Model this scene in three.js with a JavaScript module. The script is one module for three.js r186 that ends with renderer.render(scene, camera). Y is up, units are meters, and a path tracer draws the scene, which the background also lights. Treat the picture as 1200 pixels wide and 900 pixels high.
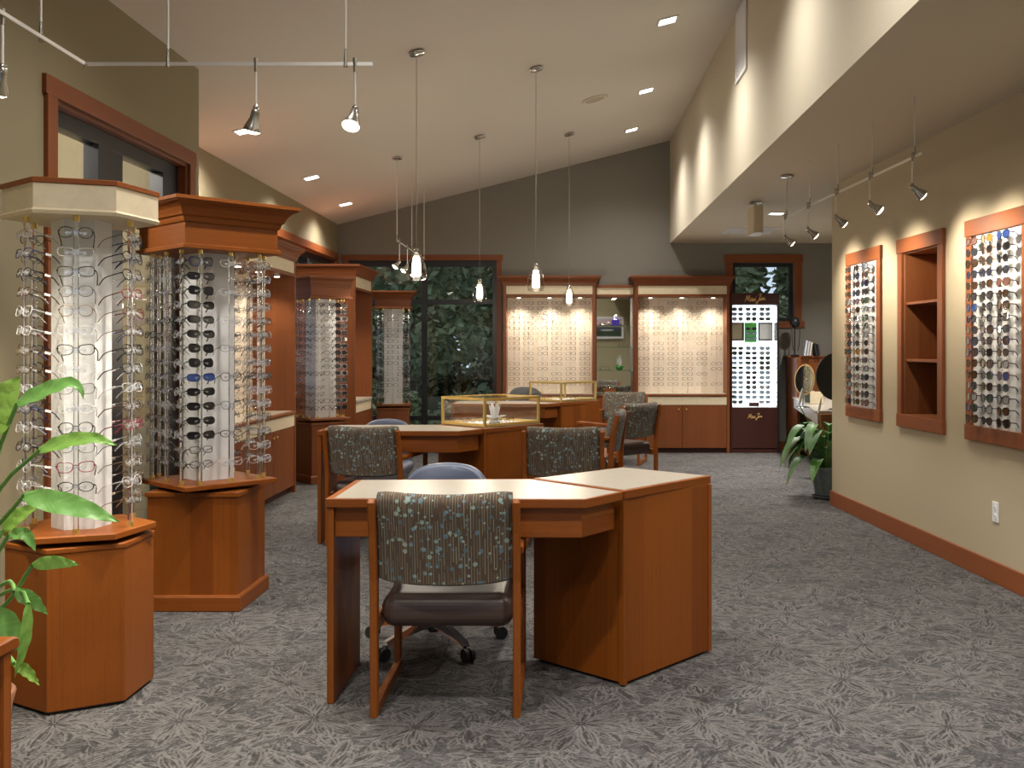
import * as THREE from 'three';
import { mergeGeometries, mergeVertices } from 'three/addons/utils/BufferGeometryUtils.js';
import { RoundedBoxGeometry } from 'three/addons/geometries/RoundedBoxGeometry.js';
import { RectAreaLightUniformsLib } from 'three/addons/lights/RectAreaLightUniformsLib.js';

// ---------- camera, exposure, sky ----------
RectAreaLightUniformsLib.init();
const F = 1160, PX = 658, PY = 409, EYE = 1.35;
const camera = new THREE.PerspectiveCamera(2 * Math.atan(450 / F) * 180 / Math.PI, 4 / 3, 0.05, 80);
camera.position.set(0, EYE, 0);
camera.lookAt(0, EYE, -10);
camera.setViewOffset(1200, 900, 600 - PX, 450 - PY, 1200, 900);
const renderer = new THREE.WebGLRenderer();
renderer.toneMapping = THREE.LinearToneMapping;
renderer.toneMappingExposure = 0.87;
renderer.shadowMap.enabled = true;
const scene = new THREE.Scene();
scene.background = new THREE.Color().setRGB(0.75, 0.92, 1.12);

// lamp strengths (candela) and colours
const WARM = new THREE.Color().setRGB(1, 0.89, 0.72), SOFT = new THREE.Color().setRGB(1, 0.95, 0.87), COOL = new THREE.Color().setRGB(0.84, 0.93, 1);
const POWER = { down: 26, track: 13, pendant: 2.2, puck: 2.2, panel: 5 };

// ---------- helpers ----------
let seed = 7;
const rnd = (a = 1, b) => { seed = (seed * 1664525 + 1013904223) >>> 0; const r = seed / 4294967296; return b === undefined ? r * a : a + r * (b - a); };
const pick = (a) => a[Math.floor(rnd(a.length)) % a.length];
const V = (x, y, z) => new THREE.Vector3(x, y, z);
const at = (px, py, d) => V((px - PX) / F * d, EYE + (PY - py) / F * d, -d);   // photo pixel at a known distance
const ceilingY = (x) => 3.764 + 0.253 * x;
const onCeiling = (px, py) => { const a = (px - PX) / F, b = (PY - py) / F, d = (3.764 - EYE) / (b - 0.253 * a); return V(a * d, EYE + b * d, -d); };
const atHeight = (px, py, h) => at(px, py, (h - EYE) * F / (PY - py));

const used = {};
function numbered(name) { const n = used[name] = (used[name] ?? -1) + 1; return n ? name + '_' + String(n).padStart(3, '0') : name; }
function shade(o) { o.traverse((m) => { if (m.isMesh) { m.castShadow = true; m.receiveShadow = true; } }); return o; }
function thing(name, label, category, pos = [0, 0, 0], turn = 0, group) {
  const o = new THREE.Group(); o.name = numbered(name); o.position.set(...pos); o.rotation.y = turn;
  o.userData = { label, category }; if (group) o.userData.group = group;
  scene.add(o); return o;
}
function part(parent, name, geo, mat, label) {
  const m = new THREE.Mesh(geo, mat); m.name = name; m.castShadow = m.receiveShadow = true;
  if (label) m.userData.label = label;
  parent.add(m); return m;
}
function single(name, geo, mat, label, category, group) {
  const m = part(scene, numbered(name), geo, mat, label); m.userData.category = category; if (group) m.userData.group = group; return m;
}
function struct(name, geo, mat, label) {
  const m = part(scene, numbered(name), geo, mat); m.userData.kind = 'structure'; m.userData.label = label; m.userData.category = name.split('_')[0]; return m;
}
// uv in metres from the faces themselves; grain 'v' runs up, 'h' runs along
function metreUV(g, grain = 'v') {
  const n = g.index ? g.toNonIndexed() : g, p = n.attributes.position, uv = new Float32Array(p.count * 2), ou = rnd(3), ov = rnd(3);
  const a = V(), b = V(), c = V(), N = V(), T = V();
  for (let i = 0; i < p.count; i += 3) {
    a.fromBufferAttribute(p, i); b.fromBufferAttribute(p, i + 1); c.fromBufferAttribute(p, i + 2);
    N.copy(c).sub(b).cross(T.copy(a).sub(b)).normalize();
    const flat = Math.abs(N.y) > 0.75;
    if (flat) T.set(1, 0, 0); else T.set(N.z, 0, -N.x).normalize();
    [a, b, c].forEach((q, k) => {
      let u = q.dot(T), v = flat ? q.z : q.y;
      if (flat ? grain !== 'z' : grain === 'h') [u, v] = [v, u];
      uv[(i + k) * 2] = u + ou; uv[(i + k) * 2 + 1] = v + ov;
    });
  }
  n.setAttribute('uv', new THREE.BufferAttribute(uv, 2));
  return n;
}
const merge = (list) => mergeGeometries(list.map((g) => { g = g.index ? g.toNonIndexed() : g; for (const k of Object.keys(g.attributes)) if (!['position', 'normal', 'uv'].includes(k)) g.deleteAttribute(k); return g; }));
// box given by its low corner and size, edges eased
function box(x0, y0, z0, x1, y1, z1, grain = 'v', r = 0.003) {
  const w = x1 - x0, h = y1 - y0, d = z1 - z0, e = Math.min(r, w * 0.3, h * 0.3, d * 0.3);
  const g = e > 0.0004 ? new RoundedBoxGeometry(w, h, d, 1, e) : new THREE.BoxGeometry(w, h, d);
  g.translate((x0 + x1) / 2, (y0 + y1) / 2, (z0 + z1) / 2);
  return metreUV(g, grain);
}
// a ring of plan points pushed outwards by each profile step [out, y]: plinths, slabs, crowns with mitred corners
function loft(poly, profile, grain = 'v', caps = true) {
  const n = poly.length, area = poly.reduce((s, p, i) => { const q = poly[(i + 1) % n]; return s + p[0] * q[1] - q[0] * p[1]; }, 0);
  const pts = area < 0 ? [...poly].reverse() : poly;
  const ring = ([o, y]) => pts.map((p, i) => {
    const a = pts[(i + n - 1) % n], b = pts[(i + 1) % n];
    const e1 = [p[0] - a[0], p[1] - a[1]], e2 = [b[0] - p[0], b[1] - p[1]], l1 = Math.hypot(...e1), l2 = Math.hypot(...e2);
    const n1 = [e1[1] / l1, -e1[0] / l1], n2 = [e2[1] / l2, -e2[0] / l2], k = 1 + n1[0] * n2[0] + n1[1] * n2[1];
    return [p[0] + o * (n1[0] + n2[0]) / k, y, p[1] + o * (n1[1] + n2[1]) / k];
  });
  const rings = profile.map(ring), v = [];
  const quad = (a, b, c, d) => v.push(...a, ...b, ...c, ...a, ...c, ...d);
  for (let k = 0; k + 1 < rings.length; k++) for (let i = 0; i < n; i++) { const j = (i + 1) % n; quad(rings[k][i], rings[k + 1][i], rings[k + 1][j], rings[k][j]); }
  if (caps) {
    const tri = THREE.ShapeUtils.triangulateShape(pts.map((p) => new THREE.Vector2(...p)), []);
    for (const [a, b, c] of tri) { const t = rings.at(-1), l = rings[0]; v.push(...t[a], ...t[c], ...t[b], ...l[a], ...l[b], ...l[c]); }
  }
  const g = new THREE.BufferGeometry(); g.setAttribute('position', new THREE.BufferAttribute(new Float32Array(v), 3)); g.computeVertexNormals();
  return metreUV(g, grain);
}
const prism = (poly, y0, y1, grain, b = 0.003) => loft(poly, [[-b, y0], [0, y0 + b], [0, y1 - b], [-b, y1]], grain);
const rect = (x0, z0, x1, z1) => [[x0, z0], [x1, z0], [x1, z1], [x0, z1]];
function turned(poly, a, cx = 0, cz = 0) { return poly.map(([x, z]) => [cx + x * Math.cos(a) + z * Math.sin(a), cz - x * Math.sin(a) + z * Math.cos(a)]); }
// outline in x,y pushed along z from z0 to z1
function slab(points, holes, z0, z1, grain = 'v', bevel = 0) {
  const s = new THREE.Shape(points.map((p) => new THREE.Vector2(...p)));
  for (const h of holes) s.holes.push(new THREE.Path(h.map((p) => new THREE.Vector2(...p))));
  const g = new THREE.ExtrudeGeometry(s, { depth: z1 - z0 - 2 * bevel, bevelEnabled: bevel > 0, bevelThickness: bevel, bevelSize: bevel, bevelOffset: -bevel, bevelSegments: 1, curveSegments: 8 });
  g.translate(0, 0, z0 + bevel);
  return metreUV(g, grain);
}
// the same outline given in z,y and pushed along x
const slabX = (points, holes, x0, x1, grain, bevel) => { const f = (l) => l.map(([z, y]) => [-z, y]); const g = slab(f(points), holes.map(f), x0, x1, grain, bevel); g.rotateY(Math.PI / 2); return metreUV(g, grain); };
const square = (x0, y0, x1, y1) => [[x0, y0], [x1, y0], [x1, y1], [x0, y1]];
function tube(points, r, seg = 12, radial = 6, closed = false) { return new THREE.TubeGeometry(new THREE.CatmullRomCurve3(points, closed, 'catmullrom', 0.4), seg, r, radial, closed); }
function rod(a, b, r0, r1 = r0, radial = 8) {
  const d = b.clone().sub(a), g = new THREE.CylinderGeometry(r1, r0, d.length(), radial);
  g.applyQuaternion(new THREE.Quaternion().setFromUnitVectors(V(0, 1, 0), d.clone().normalize()));
  return g.translate((a.x + b.x) / 2, (a.y + b.y) / 2, (a.z + b.z) / 2);
}
const lathe = (pts, seg = 24) => new THREE.LatheGeometry(pts.map((p) => new THREE.Vector2(...p)), seg);
const aim = (m, dir) => { m.quaternion.setFromUnitVectors(V(0, -1, 0), dir.clone().normalize()); return m; };

// ---------- textures ----------
const canvas = (w, h) => { const c = document.createElement('canvas'); c.width = w; c.height = h; return [c, c.getContext('2d')]; };
function texture(c, sx, sy, srgb = true) {
  const t = new THREE.CanvasTexture(c); t.wrapS = t.wrapT = THREE.RepeatWrapping; t.repeat.set(1 / sx, 1 / sy);
  if (srgb) t.colorSpace = THREE.SRGBColorSpace; return t;
}
function woodTexture(base, spread, dark, strips = 6) {
  const W = 512, H = 1024, [c, x] = canvas(W, H), rgb = (k, o = 1) => `rgba(${base.map((b, i) => Math.round(Math.max(0, Math.min(255, b + k * [1, 0.75, 0.5][i])))).join(',')},${o})`;
  x.fillStyle = rgb(0); x.fillRect(0, 0, W, H);
  let u = 0;                                              // veneer leaves, each of its own tone
  while (u < W) { const w = W / strips * rnd(0.6, 1.4); x.fillStyle = rgb(rnd(-spread, spread), 0.6); x.fillRect(u, 0, w, H); u += w; }
  for (let i = 0; i < 900; i++) {                         // fibres
    const k = rnd(-1, 1), x0 = rnd(W), y0 = rnd(-200, H), l = rnd(80, 500);
    x.strokeStyle = rgb(k > 0 ? 22 * k : dark * k, rnd(0.06, 0.22)); x.lineWidth = rnd(0.5, 2.2);
    for (const dy of [0, -H]) { x.beginPath(); x.moveTo(x0, y0 + dy); x.bezierCurveTo(x0 + rnd(-4, 4), y0 + dy + l * 0.3, x0 + rnd(-4, 4), y0 + dy + l * 0.6, x0 + rnd(-3, 3), y0 + dy + l); x.stroke(); }
  }
  for (let i = 0; i < 1600; i++) { x.fillStyle = rgb(-dark, rnd(0.1, 0.3)); x.fillRect(rnd(W), rnd(H), 0.8, rnd(3, 14)); }
  return texture(c, 0.8, 1.6);
}
function speckle(base, amount, sx, n = 9000, size = 2) {
  const W = 512, [c, x] = canvas(W, W); x.fillStyle = `rgb(${base.join(',')})`; x.fillRect(0, 0, W, W);
  for (let i = 0; i < n; i++) { const k = rnd(-amount, amount); x.fillStyle = `rgba(${base.map((b) => Math.round(Math.max(0, Math.min(255, b + k)))).join(',')},0.5)`; x.beginPath(); x.ellipse(rnd(W), rnd(W), rnd(size * 0.4, size), rnd(size * 0.4, size), rnd(3), 0, 7); x.fill(); }
  return texture(c, sx, sx);
}
function marbled(base, amount, sx) {                       // soft laminate clouds
  const W = 512, [c, x] = canvas(W, W); x.fillStyle = `rgb(${base.join(',')})`; x.fillRect(0, 0, W, W);
  for (let i = 0; i < 260; i++) { const k = rnd(-amount, amount), px = rnd(W), py = rnd(W), r = rnd(6, 46);
    x.fillStyle = `rgba(${base.map((b) => Math.round(b + k)).join(',')},0.16)`;
    for (const ox of [0, -W, W]) for (const oy of [0, -W, W]) { x.beginPath(); x.ellipse(px + ox, py + oy, r, r * rnd(0.3, 0.8), rnd(3), 0, 7); x.fill(); } }
  return texture(c, sx, sx);
}
function carpetTexture() {
  const W = 2048, [c, x] = canvas(W, W), S = 1.9;
  x.fillStyle = 'rgb(63,62,63)'; x.fillRect(0, 0, W, W);
  const light = (o) => `rgba(104,101,100,${o})`, dark = (o) => `rgba(36,34,34,${o})`;
  const stroke = (s, w, path) => { x.strokeStyle = s; x.lineWidth = w; x.beginPath(); path(); x.stroke(); };
  const wrap = (cx, cy, R, f) => { for (const ox of [0, -W, W]) for (const oy of [0, -W, W]) { const px = cx + ox, py = cy + oy; if (px < -R || py < -R || px > W + R || py > W + R) continue; x.save(); x.translate(px, py); f(); x.restore(); } };
  // one leaf along +x from r0 to r1: dark bed, woven hatching, pale double outline
  function leaf(cx, cy, a, r0, r1, w, k, outline = 1) {
    const hatch = []; for (let i = 0; i < 22; i++) { const t = rnd(0.06, 0.9); hatch.push([t, rnd(-0.75, 0.75), rnd(0.12, 0.34), rnd(6, 11), rnd(-0.3, 0.3)]); }
    const lw = rnd(7, 11), D = r1 - r0;
    wrap(cx, cy, r1 + 30, () => {
      x.rotate(a);
      const edge = (m) => { x.moveTo(r0, 0); x.bezierCurveTo(r0 + D * 0.28, -w * m * 1.3, r0 + D * 0.8, -w * m * 1.3, r1, 0); x.bezierCurveTo(r0 + D * 0.8, w * m * 1.3, r0 + D * 0.28, w * m * 1.3, r0, 0); };
      x.fillStyle = dark(0.3 * k); x.beginPath(); edge(1); x.fill();
      hatch.forEach(([t, v, l, q, b], i) => { const y = w * v * Math.sin(t * 3.14), u = r0 + D * t; stroke(i % 2 ? dark(0.8 * k) : light(0.75 * k), q, () => { x.moveTo(u, y); x.quadraticCurveTo(u + D * l * 0.5, y + w * b, u + D * l, y * 0.8); }); });
      if (outline) for (const m of [1, 0.5]) stroke(light(0.8 * k), lw * (m < 1 ? 0.8 : 1), () => edge(m));
    });
  }
  for (let i = 0; i < 9000; i++) { x.save(); x.translate(rnd(W), rnd(W)); x.rotate(rnd(6.3)); x.fillStyle = i % 2 ? light(rnd(0.3, 0.7)) : dark(rnd(0.3, 0.7)); x.fillRect(0, 0, rnd(16, 60), rnd(5, 10)); x.restore(); }
  const spots = [];
  for (let i = 0; i < 4; i++) for (let j = 0; j < 4; j++) spots.push([(i + 0.25 + rnd(-0.18, 0.18) + (j % 2) * 0.5) * W / 4, (j + 0.5 + rnd(-0.18, 0.18)) * W / 4, rnd(0.85, 1.15)]);
  for (let i = 0; i < 620; i++) leaf(rnd(W), rnd(W), rnd(6.3), 10, rnd(110, 240), rnd(22, 50), rnd(0.75, 1), i % 3);
  for (const [cx, cy, k] of spots) { const a0 = rnd(6); for (let i = 0; i < 9; i++) leaf(cx, cy, a0 + i * 2.4, 60 * k, rnd(200, 310) * k, rnd(30, 52) * k, 0.8); }
  for (const [cx, cy, k] of spots) {
    const n = 6 + Math.floor(rnd(3)), a0 = rnd(6); for (let i = 0; i < n; i++) leaf(cx, cy, a0 + i * 6.283 / n + rnd(-0.15, 0.15), 16 * k, rnd(150, 230) * k, rnd(28, 44) * k, 0.9);
    wrap(cx, cy, 60, () => { for (let i = 0; i < 13; i++) { const q = i * 6.283 / 13; stroke(dark(0.85), 6, () => { x.moveTo(8 * Math.cos(q), 8 * Math.sin(q)); x.lineTo(44 * k * Math.cos(q), 44 * k * Math.sin(q)); }); } });
  }
  for (let i = 0; i < 60000; i++) { x.fillStyle = i % 2 ? light(rnd(0.1, 0.4)) : dark(rnd(0.1, 0.45)); x.fillRect(rnd(W), rnd(W), rnd(3, 9), rnd(3, 7)); }
  return [texture(c, S, S), texture(c, S, S, false)];
}
function fabricTexture() {
  const W = 1024, [c, x] = canvas(W, W); x.fillStyle = 'rgb(84,69,56)'; x.fillRect(0, 0, W, W);
  for (let i = 0; i < 9000; i++) { x.fillStyle = i % 2 ? 'rgba(86,70,56,0.4)' : 'rgba(38,30,25,0.4)'; x.fillRect(rnd(W), rnd(W), 2, rnd(3, 9)); }
  for (let u = 0; u < W; u += rnd(15, 24)) { let y = -rnd(200); while (y < W) { const l = rnd(90, 420); x.strokeStyle = `rgba(${pick(['170,165,142', '140,150,142', '150,132,108'])},${rnd(0.55, 0.95)})`; x.lineWidth = rnd(2.5, 4.6); x.beginPath(); x.moveTo(u, y); x.lineTo(u + rnd(-2, 2), y + l); x.stroke(); y += l + rnd(10, 120); } }
  for (let i = 0; i < 330; i++) { x.fillStyle = `rgba(${pick(['138,163,158', '116,143,150', '96,122,138', '150,168,156', '84,108,118'])},0.92)`; const r = rnd() < 0.3 ? rnd(13, 19) : rnd(6, 12); x.beginPath(); x.ellipse(rnd(W), rnd(W), r * 0.92, r, rnd(3), 0, 7); x.fill(); }
  return texture(c, 0.52, 0.52);
}

// ---------- materials ----------
const std = (o) => new THREE.MeshPhysicalMaterial({ roughness: 0.5, ...o });
const lin = (r, g, b) => new THREE.Color().setRGB(r, g, b);
const paint = (rgb, rough = 0.75) => std({ map: speckle(rgb, 5, 0.7), roughness: rough });
const cherryMap = woodTexture([128, 66, 10], 16, 66), mahoganyMap = woodTexture([118, 64, 30], 13, 54), trimMap = woodTexture([128, 70, 35], 9, 46, 4), darkMap = woodTexture([62, 30, 24], 8, 26), walnutMap = woodTexture([122, 72, 40], 22, 64, 5);
const woodOf = (map) => std({ map, roughness: 0.46, specularIntensity: 0.7, clearcoat: 0.1, clearcoatRoughness: 0.3 });
const M = {
  cherry: woodOf(cherryMap), mahogany: woodOf(mahoganyMap), trim: woodOf(trimMap), espresso: woodOf(darkMap), walnut: woodOf(walnutMap),
  wallKhaki: paint([138, 128, 102]), wallTan: paint([174, 161, 136]), wallGrey: paint([126, 123, 116]), soffit: paint([198, 189, 170]), ceiling: paint([218, 213, 204]), olive: paint([150, 142, 112]),
  laminate: std({ map: marbled([212, 198, 170], 22, 0.5), roughness: 0.45 }), counter: std({ map: marbled([164, 156, 144], 14, 0.4), roughness: 0.32 }), board: std({ map: marbled([228, 214, 196], 12, 0.5), roughness: 0.6 }),
  white: std({ color: lin(0.7, 0.7, 0.7), roughness: 0.5 }), plastic: std({ color: lin(0.72, 0.72, 0.74), roughness: 0.35 }), beige: std({ color: lin(0.5, 0.42, 0.3), roughness: 0.5 }),
  black: std({ color: lin(0.012, 0.013, 0.015), roughness: 0.4 }), blackFrame: std({ color: lin(0.018, 0.02, 0.024), roughness: 0.35 }), rubber: std({ color: lin(0.02, 0.02, 0.02), roughness: 0.6 }),
  nickel: std({ color: lin(0.55, 0.54, 0.52), metalness: 1, roughness: 0.2 }), rail: std({ color: lin(0.78, 0.77, 0.75), metalness: 0.6, roughness: 0.35 }), chrome: std({ color: lin(0.8, 0.8, 0.82), metalness: 1, roughness: 0.12 }), brass: std({ color: lin(0.82, 0.6, 0.2), metalness: 0.85, roughness: 0.32 }), gold: std({ color: lin(0.75, 0.5, 0.2), metalness: 0.6, roughness: 0.4 }),
  mirror: std({ color: lin(0.9, 0.92, 0.92), metalness: 1, roughness: 0.02 }),
  glass: std({ color: lin(1, 1, 1), transmission: 1, thickness: 0, roughness: 0, ior: 1.5 }), acrylic: std({ color: lin(0.97, 0.98, 1), transmission: 1, thickness: 0, roughness: 0.06, ior: 2 }), rodClear: std({ color: lin(0.98, 0.99, 1), transmission: 1, thickness: 0.019, roughness: 0.02, ior: 1.45 }), holder: std({ color: lin(0.92, 0.93, 0.95), transmission: 0.86, thickness: 0, roughness: 0.08, ior: 1.8 }), smoked: std({ color: lin(0.82, 0.8, 0.77), transmission: 1, thickness: 0, roughness: 0, ior: 1.7 }), shelfGlass: std({ color: lin(0.82, 0.95, 0.9), transmission: 1, thickness: 0, roughness: 0, ior: 1.5 }),
  leather: std({ color: lin(0.06, 0.036, 0.03), roughness: 0.36 }), vinyl: std({ color: lin(0.07, 0.088, 0.14), roughness: 0.4 }), charcoal: std({ color: lin(0.045, 0.047, 0.05), roughness: 0.6 }),
  soil: std({ color: lin(0.04, 0.028, 0.018), roughness: 0.95 }), pot: std({ map: speckle([88, 98, 98], 26, 0.3, 2500, 9), roughness: 0.5 }), terracotta: std({ color: lin(0.3, 0.13, 0.07), roughness: 0.8 }),
  glowWarm: std({ color: lin(0.9, 0.9, 0.9), emissive: lin(1, 0.9, 0.72), emissiveIntensity: 9 }), glowDown: std({ color: lin(0.9, 0.9, 0.9), emissive: lin(1, 0.96, 0.88), emissiveIntensity: 10 }), glowCool: std({ color: lin(0.9, 0.9, 0.9), emissive: lin(0.86, 0.94, 1), emissiveIntensity: 2.4 }),
  paper: std({ color: lin(0.72, 0.72, 0.7), roughness: 0.8 }),
};
const [carpetMap, carpetBump] = carpetTexture();
M.carpet = std({ map: carpetMap, bumpMap: carpetBump, bumpScale: 0.004, roughness: 0.95 });
M.fabric = std({ map: fabricTexture(), roughness: 0.9, sheen: 0.2, sheenColor: lin(0.3, 0.3, 0.3) });

// ---------- the room ----------
const BACK = -13.2, REAR = 1.7, LEFT = -2.36, LEFTFAR = -2.98, STEP = -6.44, SOFFIT = 1.446, LOW = 2.76;
{
  const floor = box(-3.3, -0.12, BACK - 0.2, 5, 0, REAR + 0.2, 'z', 0);
  const p = floor.attributes.position, uv = floor.attributes.uv;
  for (let i = 0; i < p.count; i++) uv.setXY(i, p.getX(i) + 0.35, p.getZ(i));
  struct('floor', floor, M.carpet, 'grey carpet with a woven leaf and flower pattern');
  struct('ceiling', slab([[-3.3, ceilingY(-3.3)], [1.7, ceilingY(1.7)], [1.7, ceilingY(1.7) + 0.15], [-3.3, ceilingY(-3.3) + 0.15]], [], BACK - 0.2, REAR + 0.2), M.ceiling, 'beige sloping ceiling rising towards the dropped soffit');
  const holeA = square(-2.84, 0.1, -0.865, 2.53), holeB = square(2.28, 1.72, 3.1, 2.5);
  struct('wall_back', slab([[-3.2, -0.05], [5, -0.05], [5, 2.9], [1.6, 2.9], [1.6, ceilingY(1.6) + 0.05], [-3.2, ceilingY(-3.2) + 0.05]], [holeA, holeB], BACK - 0.2, BACK), M.wallGrey, 'dark grey end wall behind the display cabinets');
  struct('soffit', slab(square(SOFFIT, LOW, 5, 4.6), [], BACK, REAR), M.soffit, 'cream dropped soffit along the right side of the room');
  const winL = [[-4.6, 0.25], [-6.24, 0.25], [-6.24, 2.515], [-4.6, 2.515]];
  struct('wall_left', slabX([[REAR + 0.1, -0.05], [STEP, -0.05], [STEP, ceilingY(LEFT) + 0.04], [REAR + 0.1, ceilingY(LEFT) + 0.04]], [winL], LEFT - 0.16, LEFT), M.wallKhaki, 'khaki wall with the wide sash window');
  struct('wall_return', slab([[-3.2, -0.05], [LEFT - 0.03, -0.05], [LEFT - 0.03, ceilingY(LEFT)], [-3.2, ceilingY(-3.2) + 0.05]], [], STEP, STEP + 0.14), M.wallKhaki, 'short khaki wall return beside the display cabinets');
  const winF = [[-9.6, 0.9], [-13.05, 0.9], [-13.05, 2.53], [-9.6, 2.53]];
  struct('wall_left_far', slabX([[STEP, -0.05], [BACK, -0.05], [BACK, ceilingY(LEFTFAR) + 0.04], [STEP, ceilingY(LEFTFAR) + 0.04]], [winF], LEFTFAR - 0.2, LEFTFAR), M.wallKhaki, 'khaki wall behind the cherry display towers');
  struct('wall_rear', slab([[-2.6, -0.05], [5, -0.05], [5, 4.7], [1.5, ceilingY(1.5)], [-2.6, ceilingY(-2.6) + 0.05]], [square(-1.95, 0.1, 0.85, 2.6)], REAR, REAR + 0.15), M.olive, 'grey green wall at the entrance end of the room');
  struct('wall_alcove', slabX([[BACK, -0.05], [-8.3, -0.05], [-8.3, 2.85], [BACK, 2.85]], [], 4.6, 4.75), M.wallKhaki, 'khaki wall inside the alcove');
}
// the right-hand wall runs slightly askew; its own frame has x along the wall towards the camera, z into the room
const wallR = new THREE.Group();
const RW = { x: 2.344, z: -8.576, a: Math.atan2(2.526 - 2.344, 8.576 - 5.407) };
const placeR = (o, out = 0) => { o.position.set(RW.x, 0, RW.z); o.rotation.y = -Math.PI / 2 + RW.a; o.translateZ(out); return o; };
const wallLen = (REAR - RW.z) / Math.cos(RW.a);
const alongR = (px) => { const t = (px - PX) / F, s = Math.tan(RW.a), d = (RW.x + s * -RW.z) / (t + s); return (-RW.z - d) / Math.cos(RW.a); };
{
  const u0 = alongR(1054.8), u1 = alongR(1108);
  const hole = square(u0 + 0.075, 0.87, u1 - 0.075, 2.04);
  const w = struct('wall_right', slab(square(0, -0.05, wallLen, LOW + 0.03), [hole], -0.3, 0), M.wallTan, 'tan wall carrying the two sunglasses boards and the shelf niche'); placeR(w);
  const b = struct('baseboard_right', slab(square(-0.012, 0, wallLen, 0.125), [], 0, 0.016, 'h', 0.003), M.trim, 'reddish wood baseboard along the tan wall'); placeR(b);
  struct('wall_alcove_near', slab(square(2.6, -0.05, 4.7, LOW + 0.03), [], RW.z - 0.02, RW.z + 0.14), M.wallTan, 'tan wall closing the alcove beside the plant');
  struct('baseboard_left', box(LEFT, 0, STEP, LEFT + 0.016, 0.12, REAR, 'h'), M.trim, 'reddish wood baseboard under the sash window');
  struct('baseboard_left_far', box(LEFTFAR, 0, BACK, LEFTFAR + 0.016, 0.12, STEP, 'h'), M.trim, 'reddish wood baseboard behind the display towers');
  struct('baseboard_back', box(2.9, 0, BACK, 4.6, 0.12, BACK + 0.016, 'h'), M.trim, 'reddish wood baseboard in the alcove');
}
// ---------- windows ----------
function windowGroup(name, label) { const o = new THREE.Group(); o.name = name; o.userData = { kind: 'structure', label, category: 'window' }; scene.add(o); return o; }
{ // tall window in the end wall
  const w = windowGroup('window_1', 'tall black framed window with wood casing in the grey end wall');
  const z = BACK, cas = (x0, y0, x1, y1, g) => part(w, 'casing', box(x0, y0, z - 0.002, x1, y1, z + 0.022, g), M.trim);
  cas(-2.93, 2.53, -0.78, 2.605, 'h'); cas(-2.915, 0.02, -2.84, 2.53, 'v'); cas(-0.865, 0.02, -0.795, 2.53, 'v');
  const bar = (x0, y0, x1, y1) => part(w, 'window_bar', box(x0, y0, z - 0.13, x1, y1, z - 0.06), M.blackFrame);
  bar(-2.84, 2.455, -0.865, 2.53); bar(-2.84, 0.1, -0.865, 0.16); bar(-2.84, 0.16, -2.78, 2.455); bar(-0.925, 0.16, -0.865, 2.455); bar(-1.875, 0.16, -1.8, 2.455);
  for (const [a, b] of [[-2.78, -1.875], [-1.8, -0.925]]) {
    bar(a, 1.95, b, 2.015); bar(a, 0.395, b, 0.455);
    for (const [c, d] of [[2.015, 2.455], [0.455, 1.95], [0.16, 0.395]]) part(w, 'pane', box(a, c, z - 0.1, b, d, z - 0.094, 'v', 0), M.glass);
  }
}
{ // high window in the alcove
  const w = windowGroup('window_2', 'high window with reddish wood casing above the lit sunglasses case'), z = BACK;
  const cas = (x0, y0, x1, y1, g) => part(w, 'casing', box(x0, y0, z - 0.002, x1, y1, z + 0.022, g), M.trim);
  cas(2.17, 2.5, 3.22, 2.61, 'h'); cas(2.18, 1.72, 2.28, 2.5, 'v'); cas(3.1, 1.72, 3.2, 2.5, 'v'); cas(2.15, 1.63, 3.24, 1.72, 'h');
  const bar = (x0, y0, x1, y1) => part(w, 'window_bar', box(x0, y0, z - 0.13, x1, y1, z - 0.06), M.blackFrame);
  bar(2.28, 2.45, 3.1, 2.5); bar(2.28, 1.72, 3.1, 1.77); bar(2.28, 1.77, 2.33, 2.45); bar(3.05, 1.77, 3.1, 2.45);
  part(w, 'pane', box(2.33, 1.77, z - 0.1, 3.05, 2.45, z - 0.094, 'v', 0), M.glass);
}
{ // entrance glazing behind the camera
  const w = windowGroup('window_5', 'wide black framed entrance window behind the camera'), z = REAR;
  const bar = (x0, y0, x1, y1) => part(w, 'window_bar', box(x0, y0, z + 0.04, x1, y1, z + 0.1), M.blackFrame);
  bar(-1.95, 2.54, 0.85, 2.6); bar(-1.95, 0.1, 0.85, 0.16); const xs = [-1.95, -1.03, -0.1, 0.79]; for (const x of xs) bar(x, 0.16, x + 0.06, 2.54);
  for (let i = 0; i < 3; i++) part(w, 'pane', box(xs[i] + 0.06, 0.16, z + 0.066, xs[i + 1], 2.54, z + 0.072, 'v', 0), M.glass);
}
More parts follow.
